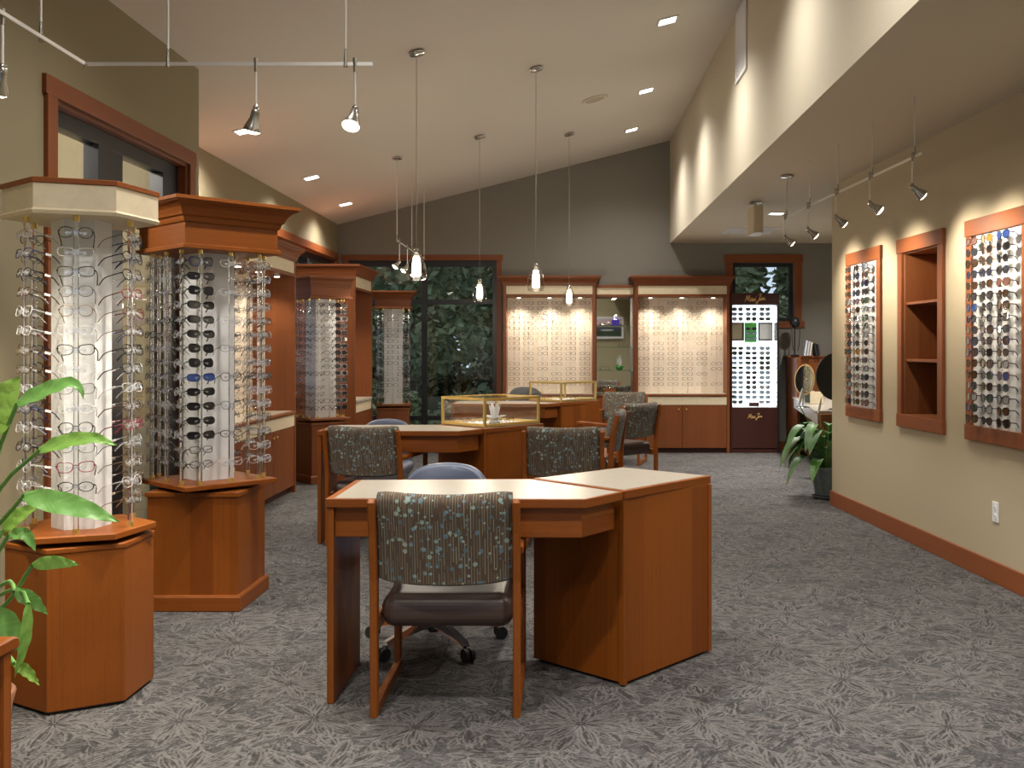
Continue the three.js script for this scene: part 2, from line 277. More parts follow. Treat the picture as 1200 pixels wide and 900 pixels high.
function sideWindow(name, label, X, zA, zB, y0, y1, bars, deep) {   // zA nearer than zB, seen from +x
  const w = windowGroup(name, label);
  const cas = (z0, b0, z1, b1, g) => part(w, 'casing', box(X - 0.002, b0, z0, X + 0.022, b1, z1, g), M.trim);
  cas(zB - 0.105, y1, zA + 0.105, y1 + 0.09, 'h'); cas(zA, y0 - 0.09, zA + 0.09, y1, 'v'); cas(zB - 0.09, y0 - 0.09, zB, y1, 'v'); cas(zB, y0 - 0.09, zA, y0, 'h');
  const lining = (z0, b0, z1, b1, g) => part(w, 'jamb_lining', box(X - deep, b0, z0, X - 0.002, b1, z1, g), M.trim);
  lining(zB, y1 - 0.018, zA, y1, 'h'); lining(zB, y0, zB + 0.018, y1 - 0.018); lining(zA - 0.018, y0, zA, y1 - 0.018);
  const edges = [zB + 0.018, ...bars.flat(), zA - 0.018];
  const bar = (z0, b0, z1, b1, p = 0) => part(w, 'window_bar', box(X - deep - 0.02, b0, z0, X - deep + 0.05 + p, b1, z1), M.blackFrame);
  bar(zB + 0.018, y1 - 0.1, zA - 0.018, y1 - 0.018); bar(zB + 0.018, y0, zA - 0.018, y0 + 0.08);
  for (const [a, b] of bars) { const m = (a + b) / 2; bar(a, y0 + 0.08, m - 0.004, y1 - 0.1); bar(m + 0.004, y0 + 0.08, b, y1 - 0.1, 0.012); }
  for (let i = 0; i < edges.length; i += 2) part(w, 'pane', box(X - deep + 0.004, y0 + 0.08, edges[i], X - deep + 0.01, y1 - 0.1, edges[i + 1], 'v', 0), M.glass);
}
sideWindow('window_3', 'wide black sash window in wood casing behind the two near towers', LEFT, -4.6, -6.24, 0.25, 2.515, [[-6.222, -5.96], [-5.44, -5.13]], 0.1);
sideWindow('window_4', 'long black framed window with wood head casing behind the far cabinets', LEFTFAR, -9.6, -13.05, 0.9, 2.53, [[-10.75, -10.6], [-11.9, -11.75]], 0.1);
// the lit room behind the sash window
{
  struct('wall_next_room', box(-4.3, 0, -8.6, -4.2, 3, -3, 'v', 0), M.olive, 'olive wall of the next room seen through the sash window');
  struct('floor_next_room', box(-4.3, -0.1, -6.6, LEFT - 0.16, 0, -3, 'v', 0), M.carpet, 'carpet of the next room');
  struct('ceiling_next_room', box(-4.3, 3, -6.6, LEFT - 0.16, 3.1, -3, 'v', 0), M.ceiling, 'ceiling of the next room');
  struct('wall_next_room_end', box(-4.3, 0, -6.7, LEFT - 0.16, 3, -6.58, 'v', 0), M.olive, 'olive end wall of the next room');
  struct('wall_next_room_near', box(-4.3, 0, -3.1, LEFT - 0.16, 3, -3, 'v', 0), M.olive, 'olive near wall of the next room');
  const d = new THREE.Group(); d.name = 'door_1'; d.userData = { kind: 'structure', label: 'white framed doorway on the olive wall behind the sash window', category: 'door' }; scene.add(d);
  for (const [a, b] of [[-7.9, -7.8], [-6.95, -6.85]]) part(d, 'casing', box(-4.2, 0, a + 1.45, -4.17, 2.2, b + 1.45), M.white);
  part(d, 'casing', box(-4.2, 2.1, -6.35, -4.17, 2.2, -5.5), M.white); part(d, 'door_leaf', box(-4.195, 0, -6.35, -4.18, 2.1, -5.5), M.olive);
  const l = thing('ceiling_lamp', 'round flush lamp on the ceiling of the next room', 'lamp', [-3.4, 3, -4.6]);
  part(l, 'lamp_base', lathe([[0, 0], [0.16, 0], [0.16, -0.03], [0, -0.03]]), M.nickel); part(l, 'lamp_glass', lathe([[0.15, -0.03], [0.13, -0.07], [0.06, -0.09], [0, -0.095]]), M.glowWarm);
  const p = new THREE.PointLight(SOFT, 14); p.position.set(0, -0.2, 0); p.castShadow = true; p.shadow.radius = 4; l.add(p);
}
// ---------- outdoors ----------
{
  const leafMat = [lin(0.2, 0.25, 0.13), lin(0.17, 0.22, 0.12), lin(0.25, 0.29, 0.16)].map((c) => std({ color: c, roughness: 0.8 }));
  const bark = std({ map: speckle([104, 84, 64], 34, 0.25, 5000, 5), roughness: 0.95 });
  struct('ground_outside', box(-40, -0.3, -80, 40, -0.15, BACK - 0.2, 'v', 0), std({ map: speckle([70, 74, 48], 30, 0.8, 7000, 4), roughness: 1 }), 'mossy ground outside the windows');
  struct('ground_side', box(-14, -0.3, BACK - 0.2, LEFTFAR - 0.2, -0.16, -6.7, 'v', 0), std({ map: speckle([70, 74, 48], 30, 0.8, 7000, 4), roughness: 1 }), 'mossy ground beside the long window');
  function foliage(rx, ry, rz, n, s) {
    const v = [];
    for (let i = 0; i < n; i++) {
      const a = rnd(6.283), c = rnd(-1, 1), r = Math.cbrt(rnd(0.35, 1)), q = V(Math.sqrt(1 - c * c) * Math.cos(a) * rx * r, c * ry * r, Math.sqrt(1 - c * c) * Math.sin(a) * rz * r);
      const d = V(rnd(-1, 1), rnd(-1, 0.6), rnd(-1, 1)).normalize(), e = V(rnd(-1, 1), rnd(-1, 1), rnd(-1, 1)).cross(d).normalize(), l = s * rnd(0.7, 1.3);
      const p0 = q, p1 = q.clone().addScaledVector(d, l * 0.5).addScaledVector(e, l * 0.24), p2 = q.clone().addScaledVector(d, l), p3 = q.clone().addScaledVector(d, l * 0.5).addScaledVector(e, -l * 0.24);
      for (const t of [p0, p1, p2, p0, p2, p3]) v.push(t.x, t.y, t.z);
    }
    const g = new THREE.BufferGeometry(); g.setAttribute('position', new THREE.BufferAttribute(new Float32Array(v), 3)); g.computeVertexNormals(); return g;
  }
  [[-2.75, -15.2, 0.9], [-1.2, -15, 0.8], [0.35, -15.3, 0.9], [-4.35, -15.6, 1.1], [2.2, -15.4, 2.2], [3.8, -15.7, 2.3], [-3.8, -24.2, 3.2], [-6.4, -24.2, 3], [1.6, -24.2, 3], [4, -24.2, 3]].forEach(([x, z, h], i) => {
    const t = thing('shrub', ['low green shrub outside, left of the window mullion', 'low green shrub outside, right of the window mullion', 'low green shrub outside behind the left lit cabinet', 'low green shrub outside beyond the far left tower', 'tall bushy shrub outside the alcove window, nearer the lit case', 'tall bushy shrub outside the alcove window casing', 'tall laurel outside, far behind the left window pane', 'tall laurel outside, behind the long window corner', 'tall laurel outside, behind the lit cabinets', 'tall laurel outside, far behind the alcove window'][i], 'shrub', [x, -0.15, z], rnd(6), i > 3 ? 'shrubs by the high window' : 'shrubs below the tall window');
    part(t, 'stem', rod(V(0, 0, 0), V(0, h * 0.5, 0), 0.03, 0.02), bark); const f = part(t, 'foliage', foliage(i > 5 ? 1.05 : 0.75, h * 0.55, 0.6, i > 5 ? 4000 : 1500, i > 5 ? 0.2 : 0.13), leafMat[i % 3]); f.position.y = h * 0.55; f.userData.kind = 'stuff';
  });
  [[-2.9, -18.6, 0.16], [1.7, -18.2, 0.13], [-6.8, -19.5, 0.18], [-1.1, -21.9, 0.2], [5.8, -19, 0.2], [-6.5, -11.5, 0.18]].forEach(([x, z, r], i) => {
    const t = thing('tree', ['slim tree outside, seen through the left pane of the tall window', 'slim tree outside, behind the left lit cabinet', 'tree outside beyond the corner of the long window', 'stout tree standing farthest back outside the tall window', 'stout tree outside the alcove window', 'tree with dark green crown beside the long window'][i], 'tree', [x, -0.15, z], rnd(6), i === 5 ? undefined : 'trees outside the end wall');
    part(t, 'trunk', tube([V(0, 0, 0), V(0.05, 1.3, 0.03), V(-0.04, 2.8, 0), V(0.05, 4.4, 0.05)], r, 14, 9), bark);
    for (const k of [-1, 1]) part(t, 'branch', tube([V(0, 2.6 + k * 0.3, 0), V(k * 0.5, 3.2, 0.2), V(k * 1.1, 3.6 + k * 0.2, 0.3)], r * 0.35, 8, 6), bark);
    const f = part(t, 'foliage', foliage(1.9, 1.6, 1.5, 2600, 0.24), leafMat[(i + 1) % 3]); f.position.y = 3.7; f.userData.kind = 'stuff';
    const f2 = part(t, 'foliage', foliage(1.5, 0.9, 1.2, 1200, 0.2), leafMat[i % 3]); f2.position.set(0.4, 1.9, 0.1); f2.userData.kind = 'stuff';
  });
  for (let i = 0; i < 5; i++) { const t = thing('hedge_conifer', ['dense conifer outside at the back, past the left corner', 'dense conifer outside at the back, left of the tall window', 'dense conifer outside at the back, centred on the tall window', 'dense conifer outside at the back, behind the lit cabinets', 'dense conifer outside at the back, behind the alcove window'][i], 'tree', [-9.6 + i * 4.4, -0.15, -27 - (i % 2)], 0, 'conifers outside'); part(t, 'trunk', rod(V(0, 0, 0), V(0, 5.5, 0), 0.2, 0.05), bark); const f = part(t, 'foliage', foliage(2.1, 3.5, 1.3, 15000, 0.3), leafMat[i % 3]); f.position.y = 3.2; f.userData.kind = 'stuff'; }
  { const t = thing('hedge', 'long clipped hedge closing the view outside the tall window', 'hedge', [-1, -0.15, -32]); const f = part(t, 'foliage', foliage(14, 1.6, 0.8, 26000, 0.26), leafMat[1]); f.position.y = 1.5; f.userData.kind = 'stuff'; for (let i = 0; i < 9; i++) part(t, 'stem', rod(V(-12 + i * 3, 0, 0), V(-12 + i * 3, 1.6, 0), 0.06, 0.03), bark); }
  struct('ground_entrance', box(-14, -0.3, REAR + 0.2, 16, -0.15, 16, 'v', 0), std({ map: speckle([120, 118, 112], 18, 0.8, 7000, 4), roughness: 1 }), 'pavement outside the entrance window');
}

// ---------- lamps ----------
function spot(parent, pos, target, cd, color, angle, pen, size = 2) {
  const l = new THREE.SpotLight(color, cd, 0, angle, pen, 2); l.position.copy(pos); l.castShadow = true; l.shadow.radius = size; l.target.position.copy(target); parent.add(l, l.target); return l;
}
function downlight(p, slope, label, cd = POWER.down, group = 'square recessed downlights in the ceiling') {
  const t = thing('recessed_downlight', label, 'light', [p.x, p.y, p.z], 0, group); t.rotation.z = slope;
  const o = 0.085, i = 0.068;
  part(t, 'trim_ring', slabFlat(o, i), M.white); part(t, 'lamp_lens', box(-i, -0.001, -i, i, 0.006, i, 'v', 0), M.glowDown);
  const l = spot(t, V(0, -0.02, 0), V(Math.sin(-slope) * 0, -1, 0), cd, SOFT, 1.2, 1, 3.2); l.target.position.set(-Math.sin(slope), -Math.cos(slope), 0);
}
function slabFlat(o, i) { const g = slab(square(-o, -o, o, o), [square(-i, -i, i, i)], 0, 0.01); g.rotateX(Math.PI / 2); return metreUV(g.translate(0, 0.002, 0)); }
const slope = Math.atan(0.253);
for (const [px, py, tail] of [[287, 153, 'over the left cabinets, nearest the wall return'], [365, 208, 'over the left cabinets, middle of its row'], [405, 239, 'over the left cabinets, beside the end wall']]) downlight(onCeiling(px, py), slope, 'square recessed downlight ' + tail, POWER.down * 0.6);
for (const [px, py, tail] of [[782, 24, 'above the front desk end, level with the soffit grille'], [757, 106, 'near the round ceiling speaker'], [740, 152, 'close to the end wall']]) downlight(onCeiling(px, py), slope, 'square recessed downlight beside the soffit, ' + tail, POWER.down * 0.6);
for (const [x, d, tail] of [[0.85, 5.9, 'over the open carpet by the soffit'], [0.85, 3.9, 'over the carpet right of the front desk'], [0.85, 1.8, 'over the entrance carpet by the soffit'], [-1, 4.4, 'over the front desk chair'], [-1, 2.2, 'over the entrance seating'], [-1, 0.2, 'by the entrance wall'], [0.85, -0.2, 'by the entrance wall and soffit']]) downlight(V(x, ceilingY(x), -d), slope, 'square recessed downlight ' + tail, POWER.down * (x < 0 ? 0.9 : d > 5 ? 0.5 : 0.75));
downlight(atHeight(910, 250, LOW), 0, 'square recessed downlight in the soffit underside above the alcove');
downlight(V(3.3, LOW, -11.6), 0, 'square recessed downlight over the alcove counter');
for (const d of [3.4, 0.6]) downlight(V(2.0, LOW, -d), 0, d > 2 ? 'square recessed downlight under the soffit beyond the last track head' : 'square recessed downlight under the soffit by the entrance wall', POWER.down * 0.6);

// a track head: stem, socket cup, flared bell and lit lens, aimed along dir
function trackHead(name, label, top, drop, dir, cd, group, cone = 0.5) {
  const t = thing(name, label, 'spotlight', [top.x, top.y, top.z], 0, group);
  part(t, 'clip', rod(V(0, -0.03, 0), V(0, 0.022, 0), 0.007, 0.009), M.nickel); part(t, 'stem', rod(V(0, -drop, 0), V(0, -0.03, 0), 0.0045), M.rail);
  part(t, 'knuckle', new THREE.SphereGeometry(0.011, 10, 8).translate(0, -drop, 0), M.nickel);
  const h = part(t, 'lamp_bell', lathe([[0, 0.045], [0.018, 0.045], [0.022, 0.02], [0.024, -0.01], [0.04, -0.05], [0.047, -0.075], [0.045, -0.076], [0.037, -0.05], [0.02, -0.01], [0, -0.005]], 20), M.nickel);
  const off = dir.clone().normalize(); h.position.set(0, -drop - 0.012, 0).addScaledVector(off, 0.022); h.scale.setScalar(0.74); aim(h, dir);
  part(h, 'lamp_lens', lathe([[0, -0.092], [0.025, -0.088], [0.04, -0.078], [0.045, -0.072], [0, -0.06]], 20), M.glowWarm);
  const p = h.position.clone().addScaledVector(off, 0.1); spot(t, p, p.clone().add(off), cd, WARM, cone, 1, 2);
}
function track(name, label, pts, hangers) {
  const t = thing(name, label, 'track'); for (let i = 0; i + 1 < pts.length; i++) part(t, 'track_rail', bar2(pts[i], pts[i + 1], 0.013, 0.006), M.rail);
  for (let i = 1; i + 1 < pts.length; i++) part(t, 'corner_joint', new THREE.SphereGeometry(0.012, 8, 6).translate(...pts[i].toArray()), M.nickel);
  for (const [p, top, can] of hangers) {
    part(t, 'hanger_rod', rod(p, V(p.x, top, p.z), 0.0042), M.rail); part(t, 'hanger_clip', rod(V(p.x, p.y - 0.012, p.z), V(p.x, p.y + 0.06, p.z), 0.009, 0.004), M.nickel);
    if (can) part(t, 'ceiling_canopy', lathe([[0, -0.002], [0.05, -0.002], [0.055, -0.012], [0.05, -0.022], [0.01, -0.026], [0, -0.026]], 20).translate(p.x, top, p.z), M.nickel);
  }
  return t;
}
function bar2(a, b, h, w) { const d = b.clone().sub(a), g = new THREE.BoxGeometry(w, h, d.length()); g.applyQuaternion(new THREE.Quaternion().setFromUnitVectors(V(0, 0, 1), d.clone().normalize())); return g.translate((a.x + b.x) / 2, (a.y + b.y) / 2, (a.z + b.z) / 2); }
{ // track over the near towers
  const Y = 2.43, q = (px, py) => atHeight(px, py, Y), A = q(-70, -30), B = q(100, 75), C = V(q(440, 80).x, Y, B.z);
  const on = (px) => V((px - PX) / F * -B.z, Y, B.z);
  track('track_light_rail', 'angled nickel track rail hung above the two near display towers', [A, B, C], [[q(48, 45), ceilingY(q(48, 45).x)], [on(197), ceilingY(on(197).x)], [on(405), ceilingY(on(405).x)]]);
  trackHead('track_spotlight', 'nickel track spotlight above the crowned tower, aimed downwards', on(300), 0.165, V(-0.25, -1, -0.15), POWER.track, undefined, 0.6);
  trackHead('track_spotlight', 'lit nickel track spotlight near the rail end, turned to the desk', on(416), 0.165, V(-0.1, -0.85, 0.5), POWER.track, undefined, 0.6);
  trackHead('track_spotlight', 'nickel track spotlight on the angled rail section above the cream capped tower', q(3, 18), 0.165, V(-0.35, -0.9, -0.3), POWER.track, undefined, 0.6);
}
{ // track under the soffit
  const ps = [[1072, 113], [1022, 143], [982, 168], [949, 188], [922, 205]].map(([a, b]) => atHeight(a, b, LOW)), Y = 2.425, on = ps.map((p) => V(p.x, Y, p.z));
  const ends = [on[0].clone().lerp(on[4], -0.04), on[4]];
  track('track_light_rail', 'straight nickel track rail under the soffit facing the tan wall', ends, on.map((p, i) => [p, LOW, i === 4]));
  ['above the shelf niche, last on the rail', 'second from the rail end, over the niche', 'in the middle of the soffit rail', 'fourth on the rail, over the far sunglasses board', 'under the rail canopy, nearest the alcove'].forEach((s, i) => { const dir = V(1, -0.8, i === 1 ? 0.25 : -0.1); trackHead('track_spotlight', 'nickel track spotlight ' + s, on[i].clone().add(V(-0.018, 0, 0.01)), i === 3 ? 0.17 : 0.16, dir, POWER.track * 0.36, undefined, 0.85); });
  const q = V(2.07, Y, -3.7), e = V(2.12, Y, -2.6);
  track('track_light_rail', 'nickel track rail under the soffit nearer the entrance', [V(2.045, Y, -4.25), e], [[q, LOW, true]]);
  trackHead('track_spotlight', 'nickel track spotlight over the board above the outlet', q.clone().add(V(-0.02, 0, -0.42)), 0.16, V(0.8, -0.8, -1.1), POWER.track * 0.36, undefined, 0.85);
}
{ // track by the tall window
  const ps = [[465, 184], [484, 204], [497, 221]].map(([a, b]) => onCeiling(a, b)), Y = 2.47, on = ps.map((p) => V(-1.7, Y, p.z));
  track('track_light_rail', 'short nickel track rail beside the tall window', [on[0], on[2]], on.map((p, i) => [p, ceilingY(-1.7), i === 0]));
  [0.02, 0.28, 0.6, 0.8].forEach((k, i) => trackHead('track_spotlight', 'small nickel spotlight on the rail by the tall window, ' + ['under its canopy', 'second from its canopy', 'third from its canopy', 'at its window end'][i], on[0].clone().lerp(on[2], k).add(V(0.02, 0, 0)), 0.2, V(i === 3 ? 0.4 : -0.7, -1, i > 1 ? -0.1 : 0.45), POWER.track * 0.55, undefined, 0.5));
}
// pendants
[[488, 60, 311, 'above the second desk, over its chair'], [628, 79, 326, 'above the carpet by the second desk case'], [562, 159, 341, 'above the far desk, in front of the tall window'], [667, 156, 347, 'above the far glass case']].forEach(([px, py, sy, s]) => {
  const c = onCeiling(px, py), y = EYE + (PY - sy) / F * -c.z - c.y;
  const t = thing('pendant_lamp', 'clear glass teardrop pendant lamp ' + s, 'pendant lamp', [c.x, c.y, c.z]);
  const can = part(t, 'ceiling_canopy', lathe([[0, -0.001], [0.055, -0.001], [0.06, -0.012], [0.055, -0.026], [0.01, -0.03], [0, -0.03]], 20), M.nickel); can.rotation.z = slope;
  part(t, 'cord', rod(V(0, y + 0.1, 0), V(0, -0.02, 0), 0.0028), M.nickel); part(t, 'lamp_cap', lathe([[0, 0.125], [0.008, 0.125], [0.022, 0.112], [0.024, 0.09], [0, 0.09]], 16).translate(0, y, 0), M.nickel);
  part(t, 'lamp_shade', lathe([[0.024, 0.1], [0.04, 0.065], [0.064, 0.01], [0.076, -0.04], [0.075, -0.075], [0.064, -0.105], [0.058, -0.11]], 26).translate(0, y, 0), M.smoked, 'clear glass teardrop shade');
  part(t, 'lamp_tube', lathe([[0, 0.07], [0.022, 0.065], [0.03, 0.02], [0.034, -0.05], [0.03, -0.075], [0, -0.08]], 18).translate(0, y, 0), M.glowWarm, 'frosted glowing inner tube');
  const l = new THREE.PointLight(WARM, POWER.pendant); l.position.set(0, y - 0.11, 0); l.castShadow = true; l.shadow.radius = 2; t.add(l);
});

// ---------- eyewear ----------
const rimShape = (style) => {                              // half width, half height, squareness, brow lift
  const [w, h, e, lift] = { rectangle: [0.026, 0.0165, 3.4, 0.0015], oval: [0.0255, 0.0175, 2.1, 0], panto: [0.024, 0.021, 2.3, 0.001], browline: [0.027, 0.019, 2.8, 0.004], aviator: [0.029, 0.0235, 2.5, 0.004], wayfarer: [0.028, 0.021, 3, 0.004], wrap: [0.032, 0.0185, 2.6, 0.003] }[style];
  const pts = []; for (let i = 0; i < 18; i++) { const a = i / 18 * Math.PI * 2, c = Math.cos(a), s = Math.sin(a), r = Math.pow(Math.pow(Math.abs(c), e) + Math.pow(Math.abs(s), e), -1 / e); pts.push([w * r * c * (1 + 0.08 * s), h * r * s + (c > 0 && s > 0 ? lift * c * s * 2 : 0)]); }
  return [pts, w];
};
const eyeGeo = {};
function eyewearParts(style, thick) {
  const key = style + thick; if (eyeGeo[key]) return eyeGeo[key];
  const [pts, w] = rimShape(style), cx = w + 0.009, bow = (x) => -1.6 * x * x;
  const loop = (s) => pts.map(([x, y]) => { const X = s * (cx + x); return V(X, y, bow(X)); });
  const rims = [1, -1].map((s) => tube(loop(s), thick, 20, 5, true));
  rims.push(tube([V(-0.011, 0.004, 0), V(0, 0.0075, 0.001), V(0.011, 0.004, 0)], thick * 1.05, 4, 5));
  const end = cx + w; for (const s of [1, -1]) rims.push(rod(V(s * (end - 0.002), 0.007, bow(end)), V(s * (end + 0.004), 0.008, bow(end) - 0.006), thick * 1.5, thick * 1.2, 5));
  const temple = (s, L) => tube([V(s * (end + 0.003), 0.008, bow(end) - 0.004), V(s * (end + 0.004), 0.007, -L * 0.45), V(s * (end + 0.001), 0.004, -L * 0.74), V(s * (end - 0.003), -0.016, -L)], thick * 1.15, 8, 5);
  const lens = (s) => { const sh = new THREE.Shape(pts.map(([x, y]) => new THREE.Vector2(s * (cx + x), y))), g = new THREE.ShapeGeometry(sh); const p = g.attributes.position; for (let i = 0; i < p.count; i++) p.setZ(i, bow(p.getX(i))); g.computeVertexNormals(); return g; };
  return eyeGeo[key] = { frame: merge(rims), temple: (s, L) => eyeGeo[key + s + L] ??= temple(s, L), lens: [lens(1), lens(-1)], end };
}
const tagGeo = new THREE.BoxGeometry(0.0012, 0.009, 0.022);
const frameColours = { black: lin(0.012, 0.012, 0.014), 'dark brown': lin(0.06, 0.03, 0.018), navy: lin(0.016, 0.024, 0.09), wine: lin(0.16, 0.012, 0.03), gunmetal: lin(0.12, 0.12, 0.13), bronze: lin(0.2, 0.12, 0.06), crystal: null, blue: lin(0.03, 0.07, 0.32), tortoiseshell: lin(0.13, 0.06, 0.02) };
const frameMats = Object.fromEntries(Object.entries(frameColours).map(([k, c]) => [k, c ? std({ color: c, roughness: 0.25, metalness: ['gunmetal', 'bronze'].includes(k) ? 0.7 : 0 }) : std({ color: lin(0.9, 0.9, 0.92), transmission: 0.75, thickness: 0, roughness: 0.08 })]));
const demoLens = std({ color: lin(0.99, 0.99, 0.99), transmission: 1, thickness: 0, roughness: 0, ior: 1.3 });
const sunLens = { grey: [0.03, 0.032, 0.036], brown: [0.055, 0.028, 0.014], green: [0.03, 0.05, 0.03], steel: [0.24, 0.34, 0.42], blue: [0.03, 0.07, 0.25], amber: [0.36, 0.17, 0.03], black: [0.01, 0.01, 0.012], rose: [0.16, 0.08, 0.07], silver: [0.3, 0.32, 0.34] };
const sunMats = Object.fromEntries(Object.entries(sunLens).map(([k, c]) => [k, std({ color: lin(...c), roughness: 0.1, metalness: ['blue', 'silver', 'amber'].includes(k) ? 0.35 : 0, clearcoat: 0.6, clearcoatRoughness: 0.05 })]));
function eyewear({ sun, style, colour, lens = 'grey', label, group, L = 0.125, tag = false, parent = scene }) {
  const thick = sun ? 0.0026 : ['gunmetal', 'bronze'].includes(colour) ? 0.0013 : 0.0019, g = eyewearParts(style, thick), m = frameMats[colour];
  const o = new THREE.Group(); o.name = numbered(sun ? 'sunglasses' : 'eyeglasses'); o.userData = { label, category: sun ? 'sunglasses' : 'eyeglasses', group };
  part(o, 'front_frame', g.frame, m);
  for (const s of [1, -1]) part(o, 'temple', g.temple(s, L), m);
  for (const k of [0, 1]) part(o, 'lens', g.lens[k], sun ? sunMats[lens] : demoLens);
  if (tag) { const t = part(o, 'price_tag', tagGeo, M.paper, 'white paper price tag'); t.position.set(g.end + 0.006, 0.006, -L * 0.55); }
  o.rotation.order = 'YXZ'; parent.add(o); return o;
}
const ORD = ['top', 'second', 'third', 'fourth', 'fifth', 'sixth', 'seventh', 'eighth', 'ninth', 'tenth', 'eleventh', 'twelfth', 'thirteenth', 'fourteenth', 'fifteenth', 'sixteenth', 'seventeenth', 'eighteenth', 'nineteenth', 'twentieth'];
const fromTop = (i) => i === 0 ? 'topmost' : ORD[i] + ' from top';
const farGlasses = [];                                      // small far frames, past the count of 300, kept as one object

// ---------- display towers ----------
const holderGeo = (() => { const b = new THREE.BoxGeometry(0.07, 0.006, 0.01), n = new THREE.CylinderGeometry(0.012, 0.012, 0.016, 10).rotateX(Math.PI / 2), w = [-1, 1].map((s) => new THREE.BoxGeometry(0.012, 0.011, 0.004).translate(s * 0.03, -0.003, 0.003)); return merge([b, n, ...w]); })();
function tower({ x, z, label, turn, sides, edge, base, baseTurn, plinth, canopyKind, flare = 1, y0 = 0.61, slabTop = 0.655, yTop = 1.86, column, perFace, rows, wood, name, far }) {
  const t = thing(name, label, 'display tower', [x, 0, z]);
  const ngon = (n, R, a) => Array.from({ length: n }, (_, i) => { const q = a + (i + 0.5) * 2 * Math.PI / n; return [R * Math.sin(q), R * Math.cos(q)]; });
  const rad = (n, e) => e / (2 * Math.sin(Math.PI / n));
  const bp = ngon(sides, rad(sides, base), baseTurn), sp = ngon(sides, rad(sides, edge), turn), cp = ngon(column.sides, column.r, turn);
  if (plinth) { part(t, 'base', loft(bp, [[-0.01, 0.05], [-0.01, y0 - 0.02]], 'v'), wood); part(t, 'plinth', loft(bp, [[0.008, 0.004], [0.008, 0.072], [0.002, 0.082], [-0.012, 0.084]], 'h'), wood); part(t, 'base_cap', loft(bp, [[-0.012, y0 - 0.022], [0.001, y0 - 0.02], [0.001, y0], [-0.004, y0 + 0.002]], 'h'), wood); }
  else { part(t, 'toe_base', loft(bp, [[-0.012, 0], [-0.012, 0.02]], 'h'), M.black); part(t, 'base', loft(bp, [[-0.002, 0.012], [0, 0.014], [0, y0 - 0.02], [-0.002, y0 - 0.018]], 'v'), wood); part(t, 'base_cap', loft(bp, [[-0.002, y0 - 0.018], [0.003, y0 - 0.016], [0.003, y0], [-0.002, y0 + 0.003]], 'h'), wood); }
  part(t, 'swivel_plate', lathe([[0, y0], [0.13, y0], [0.13, slabTop - 0.024], [0, slabTop - 0.024]], 20), M.black);
  part(t, 'turntable', loft(sp, [[-0.004, slabTop - 0.025], [0, slabTop - 0.022], [0, slabTop - 0.003], [-0.004, slabTop]], 'h'), wood);
  part(t, 'display_column', loft(cp, [[0, slabTop], [0, yTop]], 'v'), M.white, 'white centre column');
  if (canopyKind === 'cream') { part(t, 'canopy', loft(sp, [[0.006, yTop], [0.012, yTop + 0.012], [0.006, yTop + 0.02], [0.006, yTop + 0.112]], 'h'), M.laminate, 'cream laminate canopy band'); part(t, 'canopy_cap', loft(sp, [[0.006, yTop + 0.112], [0.012, yTop + 0.114], [0.012, yTop + 0.13], [0.008, yTop + 0.133]], 'h'), wood); }
  else {
    part(t, 'canopy', loft(sp, [[0.012, yTop - 0.004], [0.016, yTop], [0.016, yTop + 0.016], [0.008, yTop + 0.022], [0, yTop + 0.024], [0, yTop + 0.135]], 'h'), wood);
    part(t, 'crown_moulding', loft(sp, [[0, yTop + 0.13], [0.008, yTop + 0.132], [0.012, yTop + 0.142], [0.016, yTop + 0.158], [0.026, yTop + 0.164], [0.03, yTop + 0.176], [0.042, yTop + 0.2], [0.06, yTop + 0.218], [0.078, yTop + 0.226], [0.08, yTop + 0.232], [0.09, yTop + 0.234], [0.09, yTop + 0.25], [0.086, yTop + 0.252]].map(([o, y]) => [o * flare, yTop + (y - yTop) * (flare < 1 ? 0.86 : 1)]), 'h'), wood);
  }
  const ap = edge / (2 * Math.tan(Math.PI / sides)), span = yTop - slabTop, rodGeo = new THREE.CylinderGeometry(0.0095, 0.0095, span, 10), capGeo = new THREE.CylinderGeometry(0.012, 0.012, 0.022, 10);
  for (let f = 0; f < sides; f++) {
    const a = turn + f * 2 * Math.PI / sides;
    for (let c = 0; c < perFace; c++) {
      const off = perFace > 1 ? (c / (perFace - 1) - 0.5) * 2 * (edge / 2 - 0.095) : 0, r = ap - 0.028;
      const px = r * Math.sin(a) + off * Math.cos(a), pz = r * Math.cos(a) - off * Math.sin(a);
      const R = part(t, 'display_rod', rodGeo, far ? M.acrylic : M.rodClear, 'clear acrylic rod'); R.position.set(px, (slabTop + yTop) / 2, pz);
      for (const y of [slabTop + 0.011, yTop - 0.011]) { const k = part(R, 'rod_cap', capGeo, M.brass, 'brass rod end'); k.position.set(0, y - (slabTop + yTop) / 2, 0); }
      rows(f, c, (i, n, opts) => {
        const y = yTop - 0.065 - i * (span - 0.1) / n, q = ap - 0.013, gx = x + q * Math.sin(a) + off * Math.cos(a), gz = z + q * Math.cos(a) - off * Math.sin(a);
        if (far && !opts.keep) { farGlasses.push([gx, y, gz, a, opts.colour]); return; }
        if (!far) { const h = part(t, 'frame_holder', holderGeo, M.holder); h.position.set(gx - x - 0.006 * Math.sin(a), y - 0.001, gz - z - 0.006 * Math.cos(a)); h.rotation.y = a; }
        const g = eyewear(opts); g.position.set(gx, y, gz); g.rotation.set(-0.22 + rnd(-0.05, 0.05), a + rnd(-0.05, 0.05), rnd(-0.03, 0.03), 'YXZ');
      });
    }
  }
  return t;
}
const OPT = ['rectangle', 'oval', 'panto', 'browline'], COLS = ['black', 'black', 'dark brown', 'gunmetal', 'crystal', 'crystal', 'navy', 'wine', 'bronze', 'crystal'];
